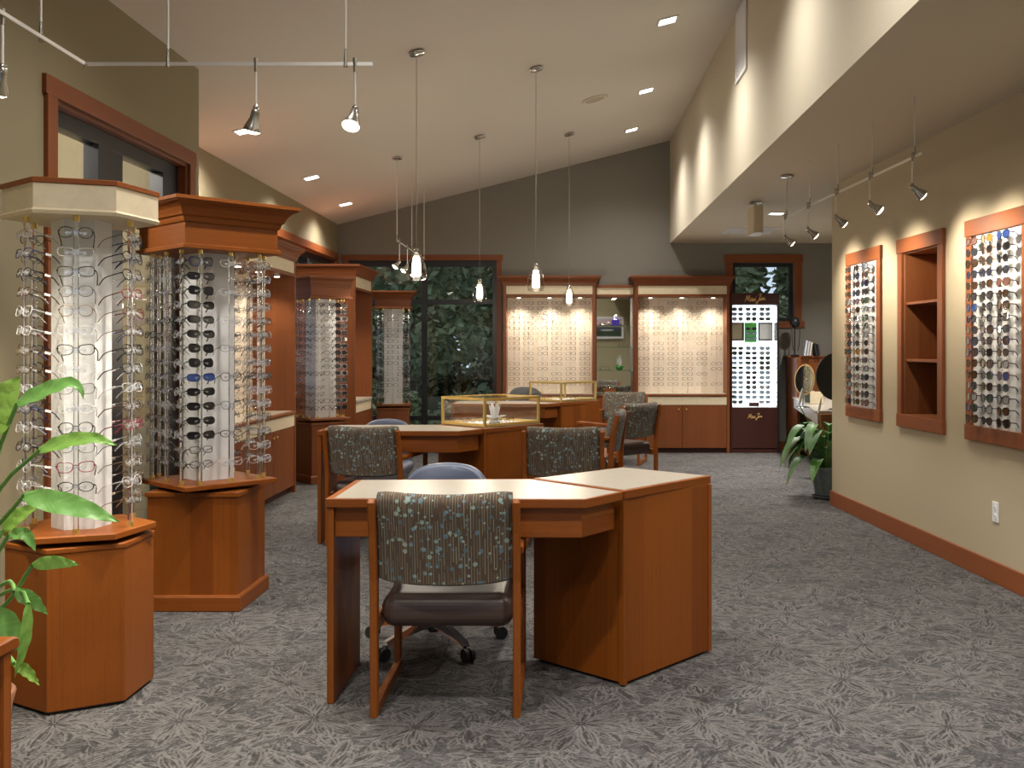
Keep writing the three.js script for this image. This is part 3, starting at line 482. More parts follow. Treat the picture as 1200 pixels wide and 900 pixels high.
{
  const face = ['plant facing rod', 'desk facing rod', 'rod beside the crowned tower', 'rear rod by the window', 'window side rod', 'near window side rod'];
  tower({ name: 'hexagonal_display_tower', label: 'hexagonal cherry eyeglasses tower with a cream canopy, behind the leafy plant', x: -1.89, z: -3.9, sides: 6, edge: 0.272, turn: 0.36, base: 0.264, baseTurn: 0.52, plinth: false, canopyKind: 'cream', yTop: 1.85, column: { sides: 6, r: 0.108 }, perFace: 1, wood: M.cherry,
    rows: (f, c, put) => { for (let i = 0; i < 15; i++) { const colour = f === 0 ? ['black', 'crystal', 'black', 'gunmetal', 'bronze', 'crystal', 'black', 'crystal', 'gunmetal', 'crystal', 'black', 'gunmetal', 'wine', 'black', 'crystal'][i] : pick(COLS), style = pick(OPT);
      put(i, 15, { style, colour, L: 0.12, tag: f !== 0 || i % 3 === 1, label: `${colour} ${style} eyeglasses, ${fromTop(i)}, ${face[f]} of hexagonal tower`, group: 'eyeglasses on the hexagonal tower' }); } } });
}
{
  const side = ['carpet side', 'cabinet side', 'rear window side', 'window side'], col = ['first', 'middle', 'last'];
  tower({ name: 'square_display_tower', label: 'square cherry eyewear tower with crown moulding, beside the cream capped tower', x: -1.9, z: -5.33, sides: 4, edge: 0.52, turn: 0.82, base: 0.485, baseTurn: 0, plinth: true, canopyKind: 'crown', column: { sides: 4, r: 0.135 }, perFace: 3, wood: M.cherry,
    rows: (f, c, put) => { for (let i = 0; i < 15; i++) { const sun = f === 0 && c === 0 && i < 13; if (f === 0 && c === 1 && i % 2) continue; const colour = sun ? (i === 8 || i === 0 ? 'navy' : 'black') : pick(['crystal', 'crystal', 'gunmetal', 'bronze', 'black', 'crystal']), style = sun ? pick(['wayfarer', 'wrap', 'wrap']) : pick(OPT);
      put(i, 15, { sun, style, colour, lens: i === 8 ? 'blue' : 'black', L: 0.09, label: `${colour} ${style} ${sun ? 'sunglasses' : 'eyeglasses'}, ${fromTop(i)}, ${col[c]} rod on ${side[f]} of crowned tower`, group: 'eyewear on the crowned square tower' }); } } });
}
for (const [x, z, label, turn, n] of [[-2.47, -10.15, 'square eyeglasses tower between the two tall cabinets on the left wall', 0.72, 16], [-2.14, -12.62, 'square eyeglasses tower in front of the tall window', 0.12, 16]])
  tower({ name: 'square_display_tower', label, x, z, sides: 4, edge: 0.44, flare: turn > 0.5 ? 0.35 : 0.8, turn, base: 0.42, baseTurn: turn, plinth: true, canopyKind: 'crown', column: { sides: 4, r: 0.16 }, perFace: 3, wood: M.mahogany, far: true,
    rows: (f, c, put) => { for (let i = 0; i < n; i++) { const keep = turn > 0.5 && f === 0 && c === 2; put(i, n, { keep, sun: keep, style: 'wayfarer', colour: pick(['black', 'gunmetal', 'crystal', 'dark brown']), lens: 'black', L: 0.09, label: `dark wayfarer sunglasses, ${fromTop(i)}, on the tower between the left cabinets`, group: 'sunglasses on the far left tower' }); } } });

// ---------- wall cabinets ----------
const crownProfile = (y) => [[0.0, y - 0.13], [0.006, y - 0.128], [0.008, y - 0.11], [0.014, y - 0.105], [0.016, y - 0.092], [0.026, y - 0.07], [0.042, y - 0.045], [0.056, y - 0.034], [0.058, y - 0.026], [0.068, y - 0.024], [0.068, y - 0.004], [0.064, y]];
function cabinet({ name = 'display_cabinet', label, w, depth, pos, turn = 0, back = M.board, rods = 6, rows = 17, doors = 2, pucks = 3, knob = 'brass knob', crownPoly, shelves }) {
  const t = thing(name, label, 'cabinet', pos, turn), h = w / 2, D = depth, s = 0.04, W = M.mahogany;
  for (const k of [-1, 1]) part(t, 'side_panel', box(k < 0 ? -h : h - s, 0, 0, k < 0 ? -h + s : h, 2.172, D, 'v'), W);
  part(t, 'back_panel', box(-h + s, 0.77, 0.02, h - s, 2.17, 0.06, 'v', 0), back, 'pale lit backboard');
  part(t, 'cabinet_top', box(-h + s, 2.03, 0.06, h - s, 2.05, D - 0.02, 'h'), W); part(t, 'valance_rail', box(-h + s, 2.03, D - 0.03, h - s, 2.062, D - 0.002, 'h'), W);
  part(t, 'frieze_panel', box(-h + s, 2.062, D - 0.026, h - s, 2.172, D - 0.006, 'h', 0), M.laminate, 'cream laminate frieze');
  part(t, 'crown_moulding', loft(rect(-h, 0, h, D), crownProfile(2.3), 'h'), W);
  part(t, 'counter', box(-h + s, 0.737, 0.02, h - s, 0.765, D + 0.012, 'h', 0.005), W); part(t, 'counter_top', box(-h + s, 0.765, 0.06, h - s, 0.77, D - 0.03, 'h', 0.001), M.counter);
  part(t, 'drawer_band', box(-h + s, 0.625, D - 0.03, h - s, 0.733, D - 0.004, 'h'), M.laminate, 'cream laminate drawer band');
  part(t, 'carcass', box(-h + s, 0.06, 0.02, h - s, 0.73, D - 0.032, 'v', 0), W); part(t, 'toe_kick', box(-h + s, 0, 0.02, h - s, 0.055, D - 0.05, 'h', 0), M.espresso);
  for (let i = 0; i < doors; i++) { const a = -h + s + (2 * h - 2 * s) * i / doors, b = a + (2 * h - 2 * s) / doors, d = part(t, 'cabinet_door', box(a + 0.003, 0.065, D - 0.03, b - 0.003, 0.62, D - 0.006, 'v'), W); const kx = i % 2 ? a + 0.05 : b - 0.05; part(d, 'knob', lathe([[0, 0], [0.006, 0], [0.005, 0.012], [0.011, 0.018], [0.009, 0.026], [0, 0.028]], 12).rotateX(Math.PI / 2).translate(kx, 0.57, D - 0.006), M.brass, knob); }
  for (let i = 0; i < pucks; i++) { const px = -h + (i + 0.5) * w / pucks, z = Math.max(0.14, D * 0.78), p = part(t, 'puck_lamp', new THREE.CylinderGeometry(0.03, 0.034, 0.012, 16).translate(px, 2.023, z), M.nickel); part(p, 'lamp_lens', new THREE.CylinderGeometry(0.024, 0.024, 0.006, 16).translate(px, 2.014, z), M.glowWarm); spot(t, V(px, 2.0, z), V(px, 0.9, 0.09), POWER.puck, WARM, 1.0, 0.9, 1.2); }
  for (let i = 0; i < rods; i++) {
    const rx = -h + s + (i + 0.5) * (w - 2 * s) / rods, R = part(t, 'display_rod', rod(V(rx, 0.785, 0.1), V(rx, 2.02, 0.1), 0.005), M.acrylic); for (const y of [0.78, 2.02]) part(R, 'rod_cap', rod(V(rx, y - 0.012, 0.1), V(rx, y + 0.012, 0.1), 0.009), M.brass);
    for (let k = 0; k < rows; k++) { if (rnd() < 0.05) continue; const p = V(rx, 1.96 - k * 1.14 / rows, 0.115).applyAxisAngle(V(0, 1, 0), turn); farGlasses.push([pos[0] + p.x, p.y, pos[2] + p.z, turn, pick(['gunmetal', 'crystal', 'bronze', 'dark brown', 'gunmetal', 'black']), 0.5]); }
  }
  return t;
}
const CABZ = BACK + 0.005, CD = 0.355;
cabinet({ label: 'lit eyeglasses cabinet between the tall window and the mirrored niche', w: 1.2, depth: CD, pos: [-0.157, 0, CABZ] });
cabinet({ label: 'lit eyeglasses cabinet between the mirrored niche and the sunglasses case', w: 1.23, depth: CD, pos: [1.57, 0, CABZ] });
cabinet({ label: 'left wall display cabinet just beyond the crowned square tower', w: 2.75, depth: 0.46, pos: [LEFTFAR + 0.005, 0, -8.0], turn: Math.PI / 2, rods: 11, doors: 4, pucks: 5 });
{ // tall cabinet with a mirror door and little hooks
  const t = thing('mirror_cabinet', 'tall cherry cabinet with a narrow mirror, between two far towers', 'cabinet', [LEFTFAR + 0.005, 0, -11.61], Math.PI / 2), D = 0.66, h = 0.51, W = M.mahogany;
  part(t, 'side_panel', box(h - 0.05, 0, 0, h, 2.172, D, 'v'), W); part(t, 'side_panel', box(-h, 0, 0, -h + 0.05, 2.172, D, 'v'), W);
  part(t, 'back_panel', box(-h + 0.05, 0.06, 0.02, h - 0.05, 2.17, 0.05), W); part(t, 'crown_moulding', loft(rect(-h, 0, h, D), crownProfile(2.3), 'h'), W);
  part(t, 'frieze_panel', box(-h + 0.05, 2.05, D - 0.026, h - 0.05, 2.172, D - 0.006, 'h', 0), M.laminate, 'cream laminate frieze'); part(t, 'valance_rail', box(-h + 0.05, 2.02, D - 0.03, h - 0.05, 2.05, D, 'h'), W);
  part(t, 'centre_panel', box(-0.35, 0.77, D - 0.3, 0.4, 2.02, D - 0.28), W);
  part(t, 'mirror_panel', box(-0.02, 0.86, D - 0.28, 0.34, 1.96, D - 0.272, 'v', 0), M.mirror, 'narrow dark mirror');
  for (const y of [1.2, 1.45, 1.7]) part(t, 'hook', tube([V(-0.3, y, D - 0.28), V(-0.3, y, D - 0.2), V(-0.3, y - 0.02, D - 0.17), V(-0.3, y + 0.02, D - 0.15)], 0.006, 8, 6), M.black);
  part(t, 'counter', box(-h + 0.05, 0.737, 0.02, h - 0.05, 0.77, D + 0.01, 'h', 0.005), M.counter); part(t, 'drawer_band', box(-h + 0.05, 0.625, D - 0.03, h - 0.05, 0.733, D - 0.004, 'h'), M.laminate, 'cream laminate drawer band'); part(t, 'cabinet_door', box(-h + 0.05, 0.06, D - 0.03, h - 0.05, 0.62, D - 0.006), W);
  const p = part(t, 'puck_lamp', new THREE.CylinderGeometry(0.03, 0.034, 0.012, 16).translate(0, 2.013, D - 0.12), M.nickel); part(p, 'lamp_lens', new THREE.CylinderGeometry(0.024, 0.024, 0.006, 16).translate(0, 2.004, D - 0.12), M.glowWarm); spot(t, V(0, 1.99, D - 0.12), V(0, 1, D - 0.15), POWER.puck, WARM, 0.95, 0.9, 1.2);
}
{ // mirrored niche with glass shelves
  const t = thing('mirrored_niche', 'narrow mirrored niche with glass shelves between the two lit cabinets', 'cabinet', [0.697, 0, CABZ]), h = 0.25, D = 0.28, W = M.mahogany;
  for (const k of [-1, 1]) part(t, 'side_panel', box(k * h - 0.012, 0.75, 0, k * h + 0.012, 2.172, D), W);
  part(t, 'mirror_back', box(-h + 0.012, 0.75, 0.02, h - 0.012, 2.03, 0.026, 'v', 0), M.mirror, 'mirror backing'); part(t, 'frieze_panel', box(-h + 0.012, 2.062, D - 0.03, h - 0.012, 2.15, D - 0.01, 'h', 0), M.laminate, 'cream laminate frieze');
  part(t, 'valance_rail', box(-h + 0.012, 2.03, D - 0.03, h - 0.012, 2.062, D, 'h'), W); part(t, 'niche_top', box(-h, 2.15, 0, h, 2.185, D + 0.01, 'h'), W); part(t, 'top_board', box(-h + 0.012, 2.03, 0.026, h - 0.012, 2.045, D - 0.03, 'h'), W);
  for (const y of [0.765, 1.065, 1.37, 1.648]) part(t, 'glass_shelf', box(-h + 0.014, y, 0.03, h - 0.014, y + 0.009, D - 0.01, 'h', 0), M.shelfGlass);
  part(t, 'carcass', box(-h, 0.06, 0, h, 0.73, D - 0.03), W); part(t, 'counter', box(-h, 0.73, 0, h, 0.75, D, 'h'), W); part(t, 'cabinet_door', box(-h + 0.01, 0.065, D - 0.03, h - 0.01, 0.72, D - 0.006), W);
  const p = part(t, 'puck_lamp', new THREE.CylinderGeometry(0.03, 0.034, 0.012, 16).translate(0, 2.023, 0.16), M.nickel); part(p, 'lamp_lens', new THREE.CylinderGeometry(0.024, 0.024, 0.006, 16).translate(0, 2.014, 0.16), M.glowWarm); spot(t, V(0, 2, 0.16), V(0, 1, 0.16), POWER.puck, WARM, 0.8, 0.9, 1.2);
  const X = 0.697, Z = CABZ + 0.16;
  const b = thing('perfume_bottle', 'violet blue faceted bottle on the upper glass shelf', 'bottle', [X + 0.02, 1.657, Z]); part(b, 'bottle_body', loft(Array.from({ length: 6 }, (_, i) => [0.045 * Math.cos(i * 1.047), 0.03 * Math.sin(i * 1.047)]), [[-0.004, 0], [0, 0.004], [0, 0.08], [-0.02, 0.1]]), std({ color: lin(0.06, 0.04, 0.4), roughness: 0.15, clearcoat: 1 })); part(b, 'stopper', lathe([[0, 0.1], [0.012, 0.1], [0.018, 0.12], [0.008, 0.145], [0, 0.15]], 12), M.plastic);
  for (const [dx, c, y, s] of [[-0.14, 'tortoiseshell', 1.657, 'left of the violet bottle'], [0.15, 'dark brown', 1.657, 'right of the violet bottle'], [0.13, 'bronze', 1.379, 'on the second glass shelf'], [-0.14, 'bronze', 1.074, 'beside the small green plant'], [0.14, 'gunmetal', 0.774, 'beside the orange box']]) { const g = eyewear({ style: 'panto', colour: c, label: `${c} eyeglasses standing open on glass shelf ${s}`, group: 'eyeglasses in the mirrored niche' }); g.position.set(X + dx * 0.9, y + 0.022, Z + 0.05); }
  const pl = thing('shelf_plant', 'small white flower and green leaves on the third glass shelf', 'plant', [X + 0.07, 1.074, Z]); part(pl, 'vase', lathe([[0, 0], [0.03, 0], [0.04, 0.03], [0.03, 0.05], [0, 0.05]], 14), std({ color: lin(0.05, 0.3, 0.06), roughness: 0.3 }));
  for (let i = 0; i < 7; i++) { const a = i * 0.9; part(pl, 'leaf', leafGeo(0.09, 0.024, 0.5), std({ color: lin(0.08, 0.28, 0.05), roughness: 0.6 })).rotation.set(0, a, 0); pl.children.at(-1).position.y = 0.04; }
  for (let i = 0; i < 3; i++) { const q = part(pl, 'petal', leafGeo(0.12, 0.03, -0.5), M.paper); q.rotation.set(0, 2 + i * 0.7, 0.9); q.position.y = 0.05; }
  const ob = thing('gift_box', 'small orange box with silver trinkets on the lowest glass shelf', 'box', [X - 0.06, 0.774, Z]); part(ob, 'box_body', box(-0.08, 0, -0.05, 0.08, 0.05, 0.05, 'h'), M.cherry); for (const k of [-0.045, 0, 0.045]) part(ob, 'trinket', new THREE.SphereGeometry(0.022, 10, 8).translate(k, 0.068, 0), M.chrome);
}
function leafGeo(L, w, droop, fold = 0.25, n = 8, waist = 0.4) {          // from the origin along +x, arching by droop
  const pos = [], idx = [];
  for (let i = 0; i <= n; i++) {
    const s = i / n, k = Math.pow(Math.sin(Math.PI * Math.pow(s, 0.75)), 0.8) * w * (i === n ? 0 : 1), x = L * s * (1 - 0.18 * Math.abs(droop) * s), y = L * (0.35 * s - droop * s * s);
    for (const q of [-1, -0.5, 0, 0.5, 1]) pos.push(x, y + Math.abs(q) * k * fold, q * k);
  }
  for (let i = 0; i < n; i++) for (let j = 0; j < 4; j++) { const a = i * 5 + j; idx.push(a, a + 1, a + 6, a, a + 6, a + 5); }
  const g = new THREE.BufferGeometry(); g.setAttribute('position', new THREE.Float32BufferAttribute(pos, 3)); g.setIndex(idx); g.computeVertexNormals(); return g;
}

// ---------- lit sunglasses case ----------
const strokes = [[[0, 0], [0.12, 1], [0.3, 0.2], [0.5, 1], [0.58, 0.08], [0.7, 0.1]], [[1.02, 0.42], [0.86, 0.5], [0.75, 0.2], [0.88, 0], [1.02, 0.3], [1.05, 0.46], [1.03, 0.05], [1.12, 0.08], [1.14, 0.42], [1.13, 0.08], [1.25, 0], [1.36, 0.42], [1.37, 0.05], [1.48, 0.1], [1.53, 0.42], [1.51, 0.05], [1.64, 0.08]], [[1.57, 0.6], [1.6, 0.66]],
  [[1.8, 0.85], [2, 1], [2.35, 1], [2.2, 0.9], [2.07, 0], [1.92, -0.42], [1.74, -0.25], [2.05, 0.02], [2.24, 0.2], [2.32, 0.42], [2.29, 0.05], [2.42, 0.1], [2.5, 0.4], [2.5, 0.05], [2.6, 0.4], [2.7, 0.38], [2.7, 0.05], [2.8, 0.4], [2.92, 0.35], [2.92, 0.05], [3.1, 0.18]], [[2.36, 0.62], [2.4, 0.68]]];
const script = (size) => merge(strokes.map((s) => tube(s.map(([x, y]) => V((x - 1.55 + y * 0.25) * size, (y - 0.4 + x * 0.06) * size, 0)), size * 0.06, s.length * 6, 5)));
{
  const x0 = 2.2, x1 = 2.83, cx = (x0 + x1) / 2, D = 0.33, t = thing('sunglasses_case', 'dark wood sunglasses case with a white lit interior and gold script', 'display case', [cx, 0, CABZ]), h = (x1 - x0) / 2, W = M.espresso;
  for (const k of [-1, 1]) part(t, 'side_panel', box(k < 0 ? -h : h - 0.022, 0, 0, k < 0 ? -h + 0.022 : h, 2.07, D), k < 0 ? W : M.black);
  part(t, 'header', box(-h, 1.925, 0, h, 2.075, D + 0.004, 'h'), W); part(t, 'lower_door', box(-h + 0.022, 0.06, D - 0.02, h - 0.022, 0.59, D), W); part(t, 'toe_kick', box(-h + 0.022, 0, 0, h - 0.022, 0.055, D - 0.01, 'h'), W); part(t, 'floor_board', box(-h + 0.022, 0.57, 0, h - 0.022, 0.595, D - 0.02, 'h'), M.white);
  part(t, 'light_panel', box(-h + 0.022, 0.595, 0.02, h - 0.022, 1.925, 0.04, 'v', 0), M.glowCool, 'glowing white back panel');
  part(t, 'inner_mirror', box(h - 0.03, 0.6, 0.04, h - 0.023, 1.92, D - 0.02, 'v', 0), M.mirror);
  part(t, 'glass_door', box(-h + 0.022, 0.6, D - 0.016, h - 0.022, 1.922, D - 0.011, 'v', 0), M.glass); for (const y of [0.72, 1.85]) part(t, 'hinge', box(-h + 0.022, y, D - 0.012, -h + 0.06, y + 0.03, D + 0.004), M.black);
  part(t, 'header_lettering', script(0.085).translate(0, 2.0, D + 0.006), M.gold, 'gold script lettering'); part(t, 'door_lettering', script(0.06).translate(0, 0.47, D + 0.003), M.gold, 'gold script lettering');
  part(t, 'demo_panel', box(-0.085, 1.44, 0.05, 0.075, 1.7, 0.06, 'v', 0), std({ color: lin(0.08, 0.5, 0.06), roughness: 0.5 }), 'green panel behind three sunglasses');
  part(t, 'picture_card', box(-0.29, 1.46, 0.1, -0.1, 1.7, 0.11, 'v', 0), M.espresso); part(t, 'picture_print', box(-0.283, 1.48, 0.11, -0.13, 1.68, 0.112, 'v', 0), std({ color: lin(0.42, 0.34, 0.2) })); part(t, 'picture_card', box(0.085, 1.46, 0.1, 0.275, 1.7, 0.11, 'v', 0), M.charcoal); part(t, 'picture_print', box(0.105, 1.48, 0.11, 0.268, 1.68, 0.112, 'v', 0), M.paper);
  part(t, 'name_block', box(-0.06, 0.6, 0.2, 0.07, 0.65, 0.25), M.espresso);
  const a = new THREE.RectAreaLight(COOL, POWER.panel, 0.55, 1.3); a.position.set(0, 1.26, 0.05); a.lookAt(V(0, 1.26, 1)); t.add(a);
  ['left', 'middle', 'right'].forEach((c, k) => { for (let i = 0; i < 20; i++) { if (i > 2 && i < 8 && k !== 1) continue; if (k === 1 && (i === 3 || i === 7 || i > 18)) continue;
    const colour = pick(['gunmetal', 'gunmetal', 'dark brown', 'crystal', 'black']), lens = k === 1 ? pick(['steel', 'grey', 'steel']) : pick(['steel', 'silver', 'steel', 'green', 'silver']), style = pick(['aviator', 'wayfarer', 'wrap']);
    const g = eyewear({ sun: true, style, colour, lens, L: 0.05, label: `${lens} lens ${style} sunglasses, ${fromTop(i)}, ${['cabinet side', 'middle', 'mirror side'][k]} column of lit case`, group: 'sunglasses in the lit case' }); g.position.set(cx + (k - 1) * 0.18 - 0.01, 1.875 - i * 0.0645, CABZ + 0.13); } });
}

// ---------- boards on the tan wall ----------
const worldR = (u, y, out) => V(RW.x + u * Math.sin(RW.a) - out * Math.cos(RW.a), y, RW.z + u * Math.cos(RW.a) + out * Math.sin(RW.a));
function boardFrame(t, w, y0, y1) {
  const s = 0.075;
  part(t, 'frame_head', box(-w / 2 - 0.008, y1 - 0.1, 0, w / 2 + 0.008, y1, 0.026, 'h'), M.trim); part(t, 'frame_sill', box(-w / 2 - 0.008, y0, 0, w / 2 + 0.008, y0 + 0.09, 0.026, 'h'), M.trim);
  for (const k of [-1, 1]) part(t, 'frame_stile', box(k < 0 ? -w / 2 : w / 2 - s, y0 + 0.09, 0, k < 0 ? -w / 2 + s : w / 2, y1 - 0.1, 0.022, 'v'), M.trim);
}
const pegGeo = new THREE.CylinderGeometry(0.003, 0.003, 0.06, 6).rotateX(Math.PI / 2);
[[994.7, 'wood framed sunglasses board nearest the potted peace lily', 'board near peace lily', 'sunglasses on the board by the plant'], [1135.5, 'wood framed sunglasses board on the tan wall above the outlet', 'board above outlet', 'sunglasses on the board above the outlet']].forEach(([px, label, which, group]) => {
  const u0 = alongR(px), w = 0.73, c = worldR(u0 + w / 2, 0, 0.001), t = thing('sunglasses_board', label, 'display board', [c.x, 0, c.z], -Math.PI / 2 + RW.a), y0 = 0.8, y1 = 2.13;
  boardFrame(t, w, y0, y1); part(t, 'backboard', box(-w / 2 + 0.07, y0 + 0.085, 0, w / 2 - 0.07, y1 - 0.095, 0.008, 'v', 0), M.white, 'white backboard');
  for (let i = 0; i < 17; i++) for (let k = 0; k < 3; k++) {
    const colour = pick(['black', 'black', 'dark brown', 'tortoiseshell', 'gunmetal', 'navy']), lens = pick(['grey', 'grey', 'black', 'brown', 'green', 'black', 'brown', 'silver', 'rose', 'grey', i % 5 ? 'grey' : 'amber', i % 6 ? 'brown' : 'blue']), style = pick(['wayfarer', 'aviator', 'panto', 'wayfarer']), u = (k - 1) * 0.185, y = 1.985 - i * 0.0655;
    const p = part(t, 'peg', pegGeo, M.acrylic); p.position.set(u, y, 0.038);
    const g = eyewear({ sun: true, style, colour, lens, L: 0.062, label: `${colour} ${style} sunglasses, ${lens} lenses, ${fromTop(i)}, ${['alcove side', 'middle', 'entrance side'][k]} column, ${which}`, group });
    g.position.copy(worldR(u0 + w / 2 + u, y, 0.076)); g.rotation.set(rnd(-0.06, 0.02), -Math.PI / 2 + RW.a + rnd(-0.07, 0.07), rnd(-0.03, 0.03), 'YXZ');
  }
});
{
  const u0 = alongR(1054.8), w = alongR(1108) - u0, c = worldR(u0 + w / 2, 0, 0.001), t = thing('shelf_niche', 'empty recessed walnut shelf niche between the two sunglasses boards', 'shelf', [c.x, 0, c.z], -Math.PI / 2 + RW.a), y0 = 0.8, y1 = 2.13, h = w / 2 - 0.075, Q = 0.27;
  boardFrame(t, w, y0, y1);
  part(t, 'niche_back', box(-h, 0.87, -Q, h, 2.04, -Q + 0.015), M.walnut); for (const k of [-1, 1]) part(t, 'niche_side', box(k < 0 ? -h : h - 0.015, 0.89, -Q + 0.015, k < 0 ? -h + 0.015 : h, 2.02, 0), M.walnut);
  part(t, 'niche_top', box(-h, 2.02, -Q + 0.015, h, 2.038, 0, 'h'), M.walnut); part(t, 'niche_bottom', box(-h, 0.872, -Q + 0.015, h, 0.89, 0, 'h'), M.walnut);
  for (const y of [1.26, 1.66]) part(t, 'shelf', box(-h + 0.015, y, -Q + 0.015, h - 0.015, y + 0.02, -0.006, 'h'), M.trim);
}
{
  const c = worldR(alongR(1167.5), 0, 0), d = -c.z, t = thing('wall_outlet', 'white double outlet low on the tan wall', 'outlet', [c.x, EYE - (600 - PY) / F * d, c.z], -Math.PI / 2 + RW.a);
  part(t, 'cover_plate', box(-0.035, -0.058, 0.001, 0.035, 0.058, 0.008), M.plastic); for (const y of [-0.024, 0.024]) { const s = part(t, 'socket', new THREE.CylinderGeometry(0.015, 0.015, 0.004, 16).rotateX(Math.PI / 2).translate(0, y, 0.009), M.white); for (const k of [-1, 1]) part(s, 'slot', box(k * 0.006 - 0.001, y - 0.005, 0.0105, k * 0.006 + 0.001, y + 0.005, 0.0115, 'v', 0), M.black); }
}
// ---------- on the soffit and ceiling ----------
{
  const g = thing('air_grille', 'white louvred air grille high on the soffit face', 'vent', [SOFFIT - 0.001, 3.82, -7.93], -Math.PI / 2);
  part(g, 'grille_frame', slab(square(-0.23, -0.29, 0.23, 0.29), [square(-0.2, -0.26, 0.2, 0.26)], 0, 0.014, 'v', 0.003), M.plastic); part(g, 'backing', box(-0.2, -0.26, 0, 0.2, 0.26, 0.002, 'v', 0), M.charcoal);
  for (let i = 0; i < 17; i++) { const s = part(g, 'slat', box(-0.2, -0.012, -0.0015, 0.2, 0.012, 0.0015, 'h', 0), M.plastic); s.position.set(0, -0.245 + i * 0.0306, 0.009); s.rotation.x = 0.6; }
  const p = onCeiling(697, 116), sp = thing('ceiling_speaker', 'round white speaker grille in the sloping ceiling', 'speaker', [p.x, p.y, p.z]); sp.rotation.z = slope; part(sp, 'speaker_rim', lathe([[0.1, 0], [0.13, -0.002], [0.132, -0.006], [0.12, -0.012], [0.1, -0.008]], 28), M.ceiling); part(sp, 'speaker_grille', lathe([[0, -0.008], [0.1, -0.006], [0.1, 0]], 28), M.beige);
  const q = atHeight(885, 237, LOW), b = thing('hanging_sign', 'small beige box hanging edge on below the soffit', 'sign', [q.x, LOW, q.z]); part(b, 'ceiling_plate', box(-0.05, -0.012, -0.06, 0.05, -0.001, 0.06, 'h'), M.nickel); part(b, 'bracket', rod(V(0, -0.06, 0), V(0, -0.01, 0), 0.012), M.nickel); part(b, 'sign_box', box(-0.045, -0.31, -0.16, 0.045, -0.05, 0.16), M.beige);
  const v = atHeight(878, 270, LOW), f = thing('ceiling_vent', 'flat rectangular vent under the soffit near the alcove', 'vent', [v.x, LOW, v.z]); part(f, 'vent_frame', (() => { const s = slab(square(-0.3, -0.3, 0.3, 0.3), [square(-0.24, -0.24, 0.24, 0.24)], 0, 0.012, 'v', 0.002); s.rotateX(Math.PI / 2); return metreUV(s); })(), M.plastic);
  for (let i = 0; i < 8; i++) { const s = part(f, 'vent_slat', box(-0.24, -0.012, -0.02, 0.24, -0.009, 0.02, 'h', 0), M.plastic); s.position.z = -0.21 + i * 0.06; s.rotation.x = 0; }
}
// ---------- desks ----------
function desk(ox, oz, label) {
  const t = thing('dispensing_desk', label, 'desk', [ox, 0, oz - 4.1]), q = (x, d) => [x, 4.1 - d], T = 0.782, W = M.cherry;
  const top = [q(-0.895, 3.756), q(0.09, 3.737), q(0.243, 3.937), q(-0.135, 4.328), q(-0.894, 4.298)];
  const pod = [q(0.2515, 3.945), q(0.666, 4.42), q(0.293, 4.745), q(-0.128, 4.33)], body = [q(0.247, 3.957), q(0.662, 4.41), q(0.293, 4.73), q(-0.12, 4.288)];
  part(t, 'desktop_edge', loft(top, [[-0.003, T - 0.035], [0, T - 0.032], [0, T - 0.002], [-0.002, T]], 'h'), W); part(t, 'desktop', loft([q(-0.865, 3.768), q(0.085, 3.749), q(0.226, 3.93), q(-0.14, 4.308), q(-0.865, 4.286)], [[0, T - 0.01], [0, T + 0.001]], 'h'), M.counter, 'pale laminate desktop');
  part(t, 'end_panel', box(-0.893, 0, 4.1 - 4.26, -0.866, T - 0.036, 4.1 - 3.764), W);
  const strip = (a, b, y0, y1) => { const dx = b[0] - a[0], dz = b[1] - a[1], l = Math.hypot(dx, dz), nx = dz / l * 0.02, nz = -dx / l * 0.02; return prism([a, b, [b[0] + nx, b[1] + nz], [a[0] + nx, a[1] + nz]], y0, y1, 'h'); };
  part(t, 'apron', strip(q(-0.866, 3.79), q(0.077, 3.77), T - 0.152, T - 0.036), W); part(t, 'apron', strip(q(0.077, 3.77), q(0.21, 3.95), T - 0.152, T - 0.036), W);
  part(t, 'back_rail', strip(q(-0.866, 4.25), q(-0.13, 4.25), T - 0.1, T - 0.036), W);
  part(t, 'toe_base', loft(body, [[-0.02, 0], [-0.02, 0.02]], 'h'), M.black); part(t, 'pod_body', loft(body, [[-0.002, 0.012], [0, 0.014], [0, T - 0.034], [-0.002, T - 0.032]], 'v'), W);
  for (const [x, d] of [[0.247, 3.957], [0.662, 4.41]]) { const [a, b] = q(x, d); part(t, 'corner_strip', loft(turned(rect(-0.012, -0.012, 0.012, 0.012), 0.83, a - (x > 0.5 ? 0.01 : 0), b - (x > 0.5 ? 0 : 0.008)), [[0, 0.008], [0, T - 0.034]], 'v'), W); }
  part(t, 'pod_edge', loft(pod, [[-0.003, T - 0.032], [0, T - 0.03], [0, T], [-0.003, T + 0.002]], 'h'), W); part(t, 'pod_top', loft(pod, [[-0.018, T], [-0.018, T + 0.0035]], 'h'), M.counter, 'pale laminate pod top');
  return t;
}
const D1 = [0, 0], D2 = [-0.8, -3.1], D3 = [-0.2515, -6.5];
desk(...D1, 'cherry desk with angled pod, behind the patterned chair on the open carpet');
desk(...D2, 'cherry desk with glass case on its pod, beside the cherry towers');
desk(...D3, 'cherry desk with glass case, in front of the lit back cabinets');
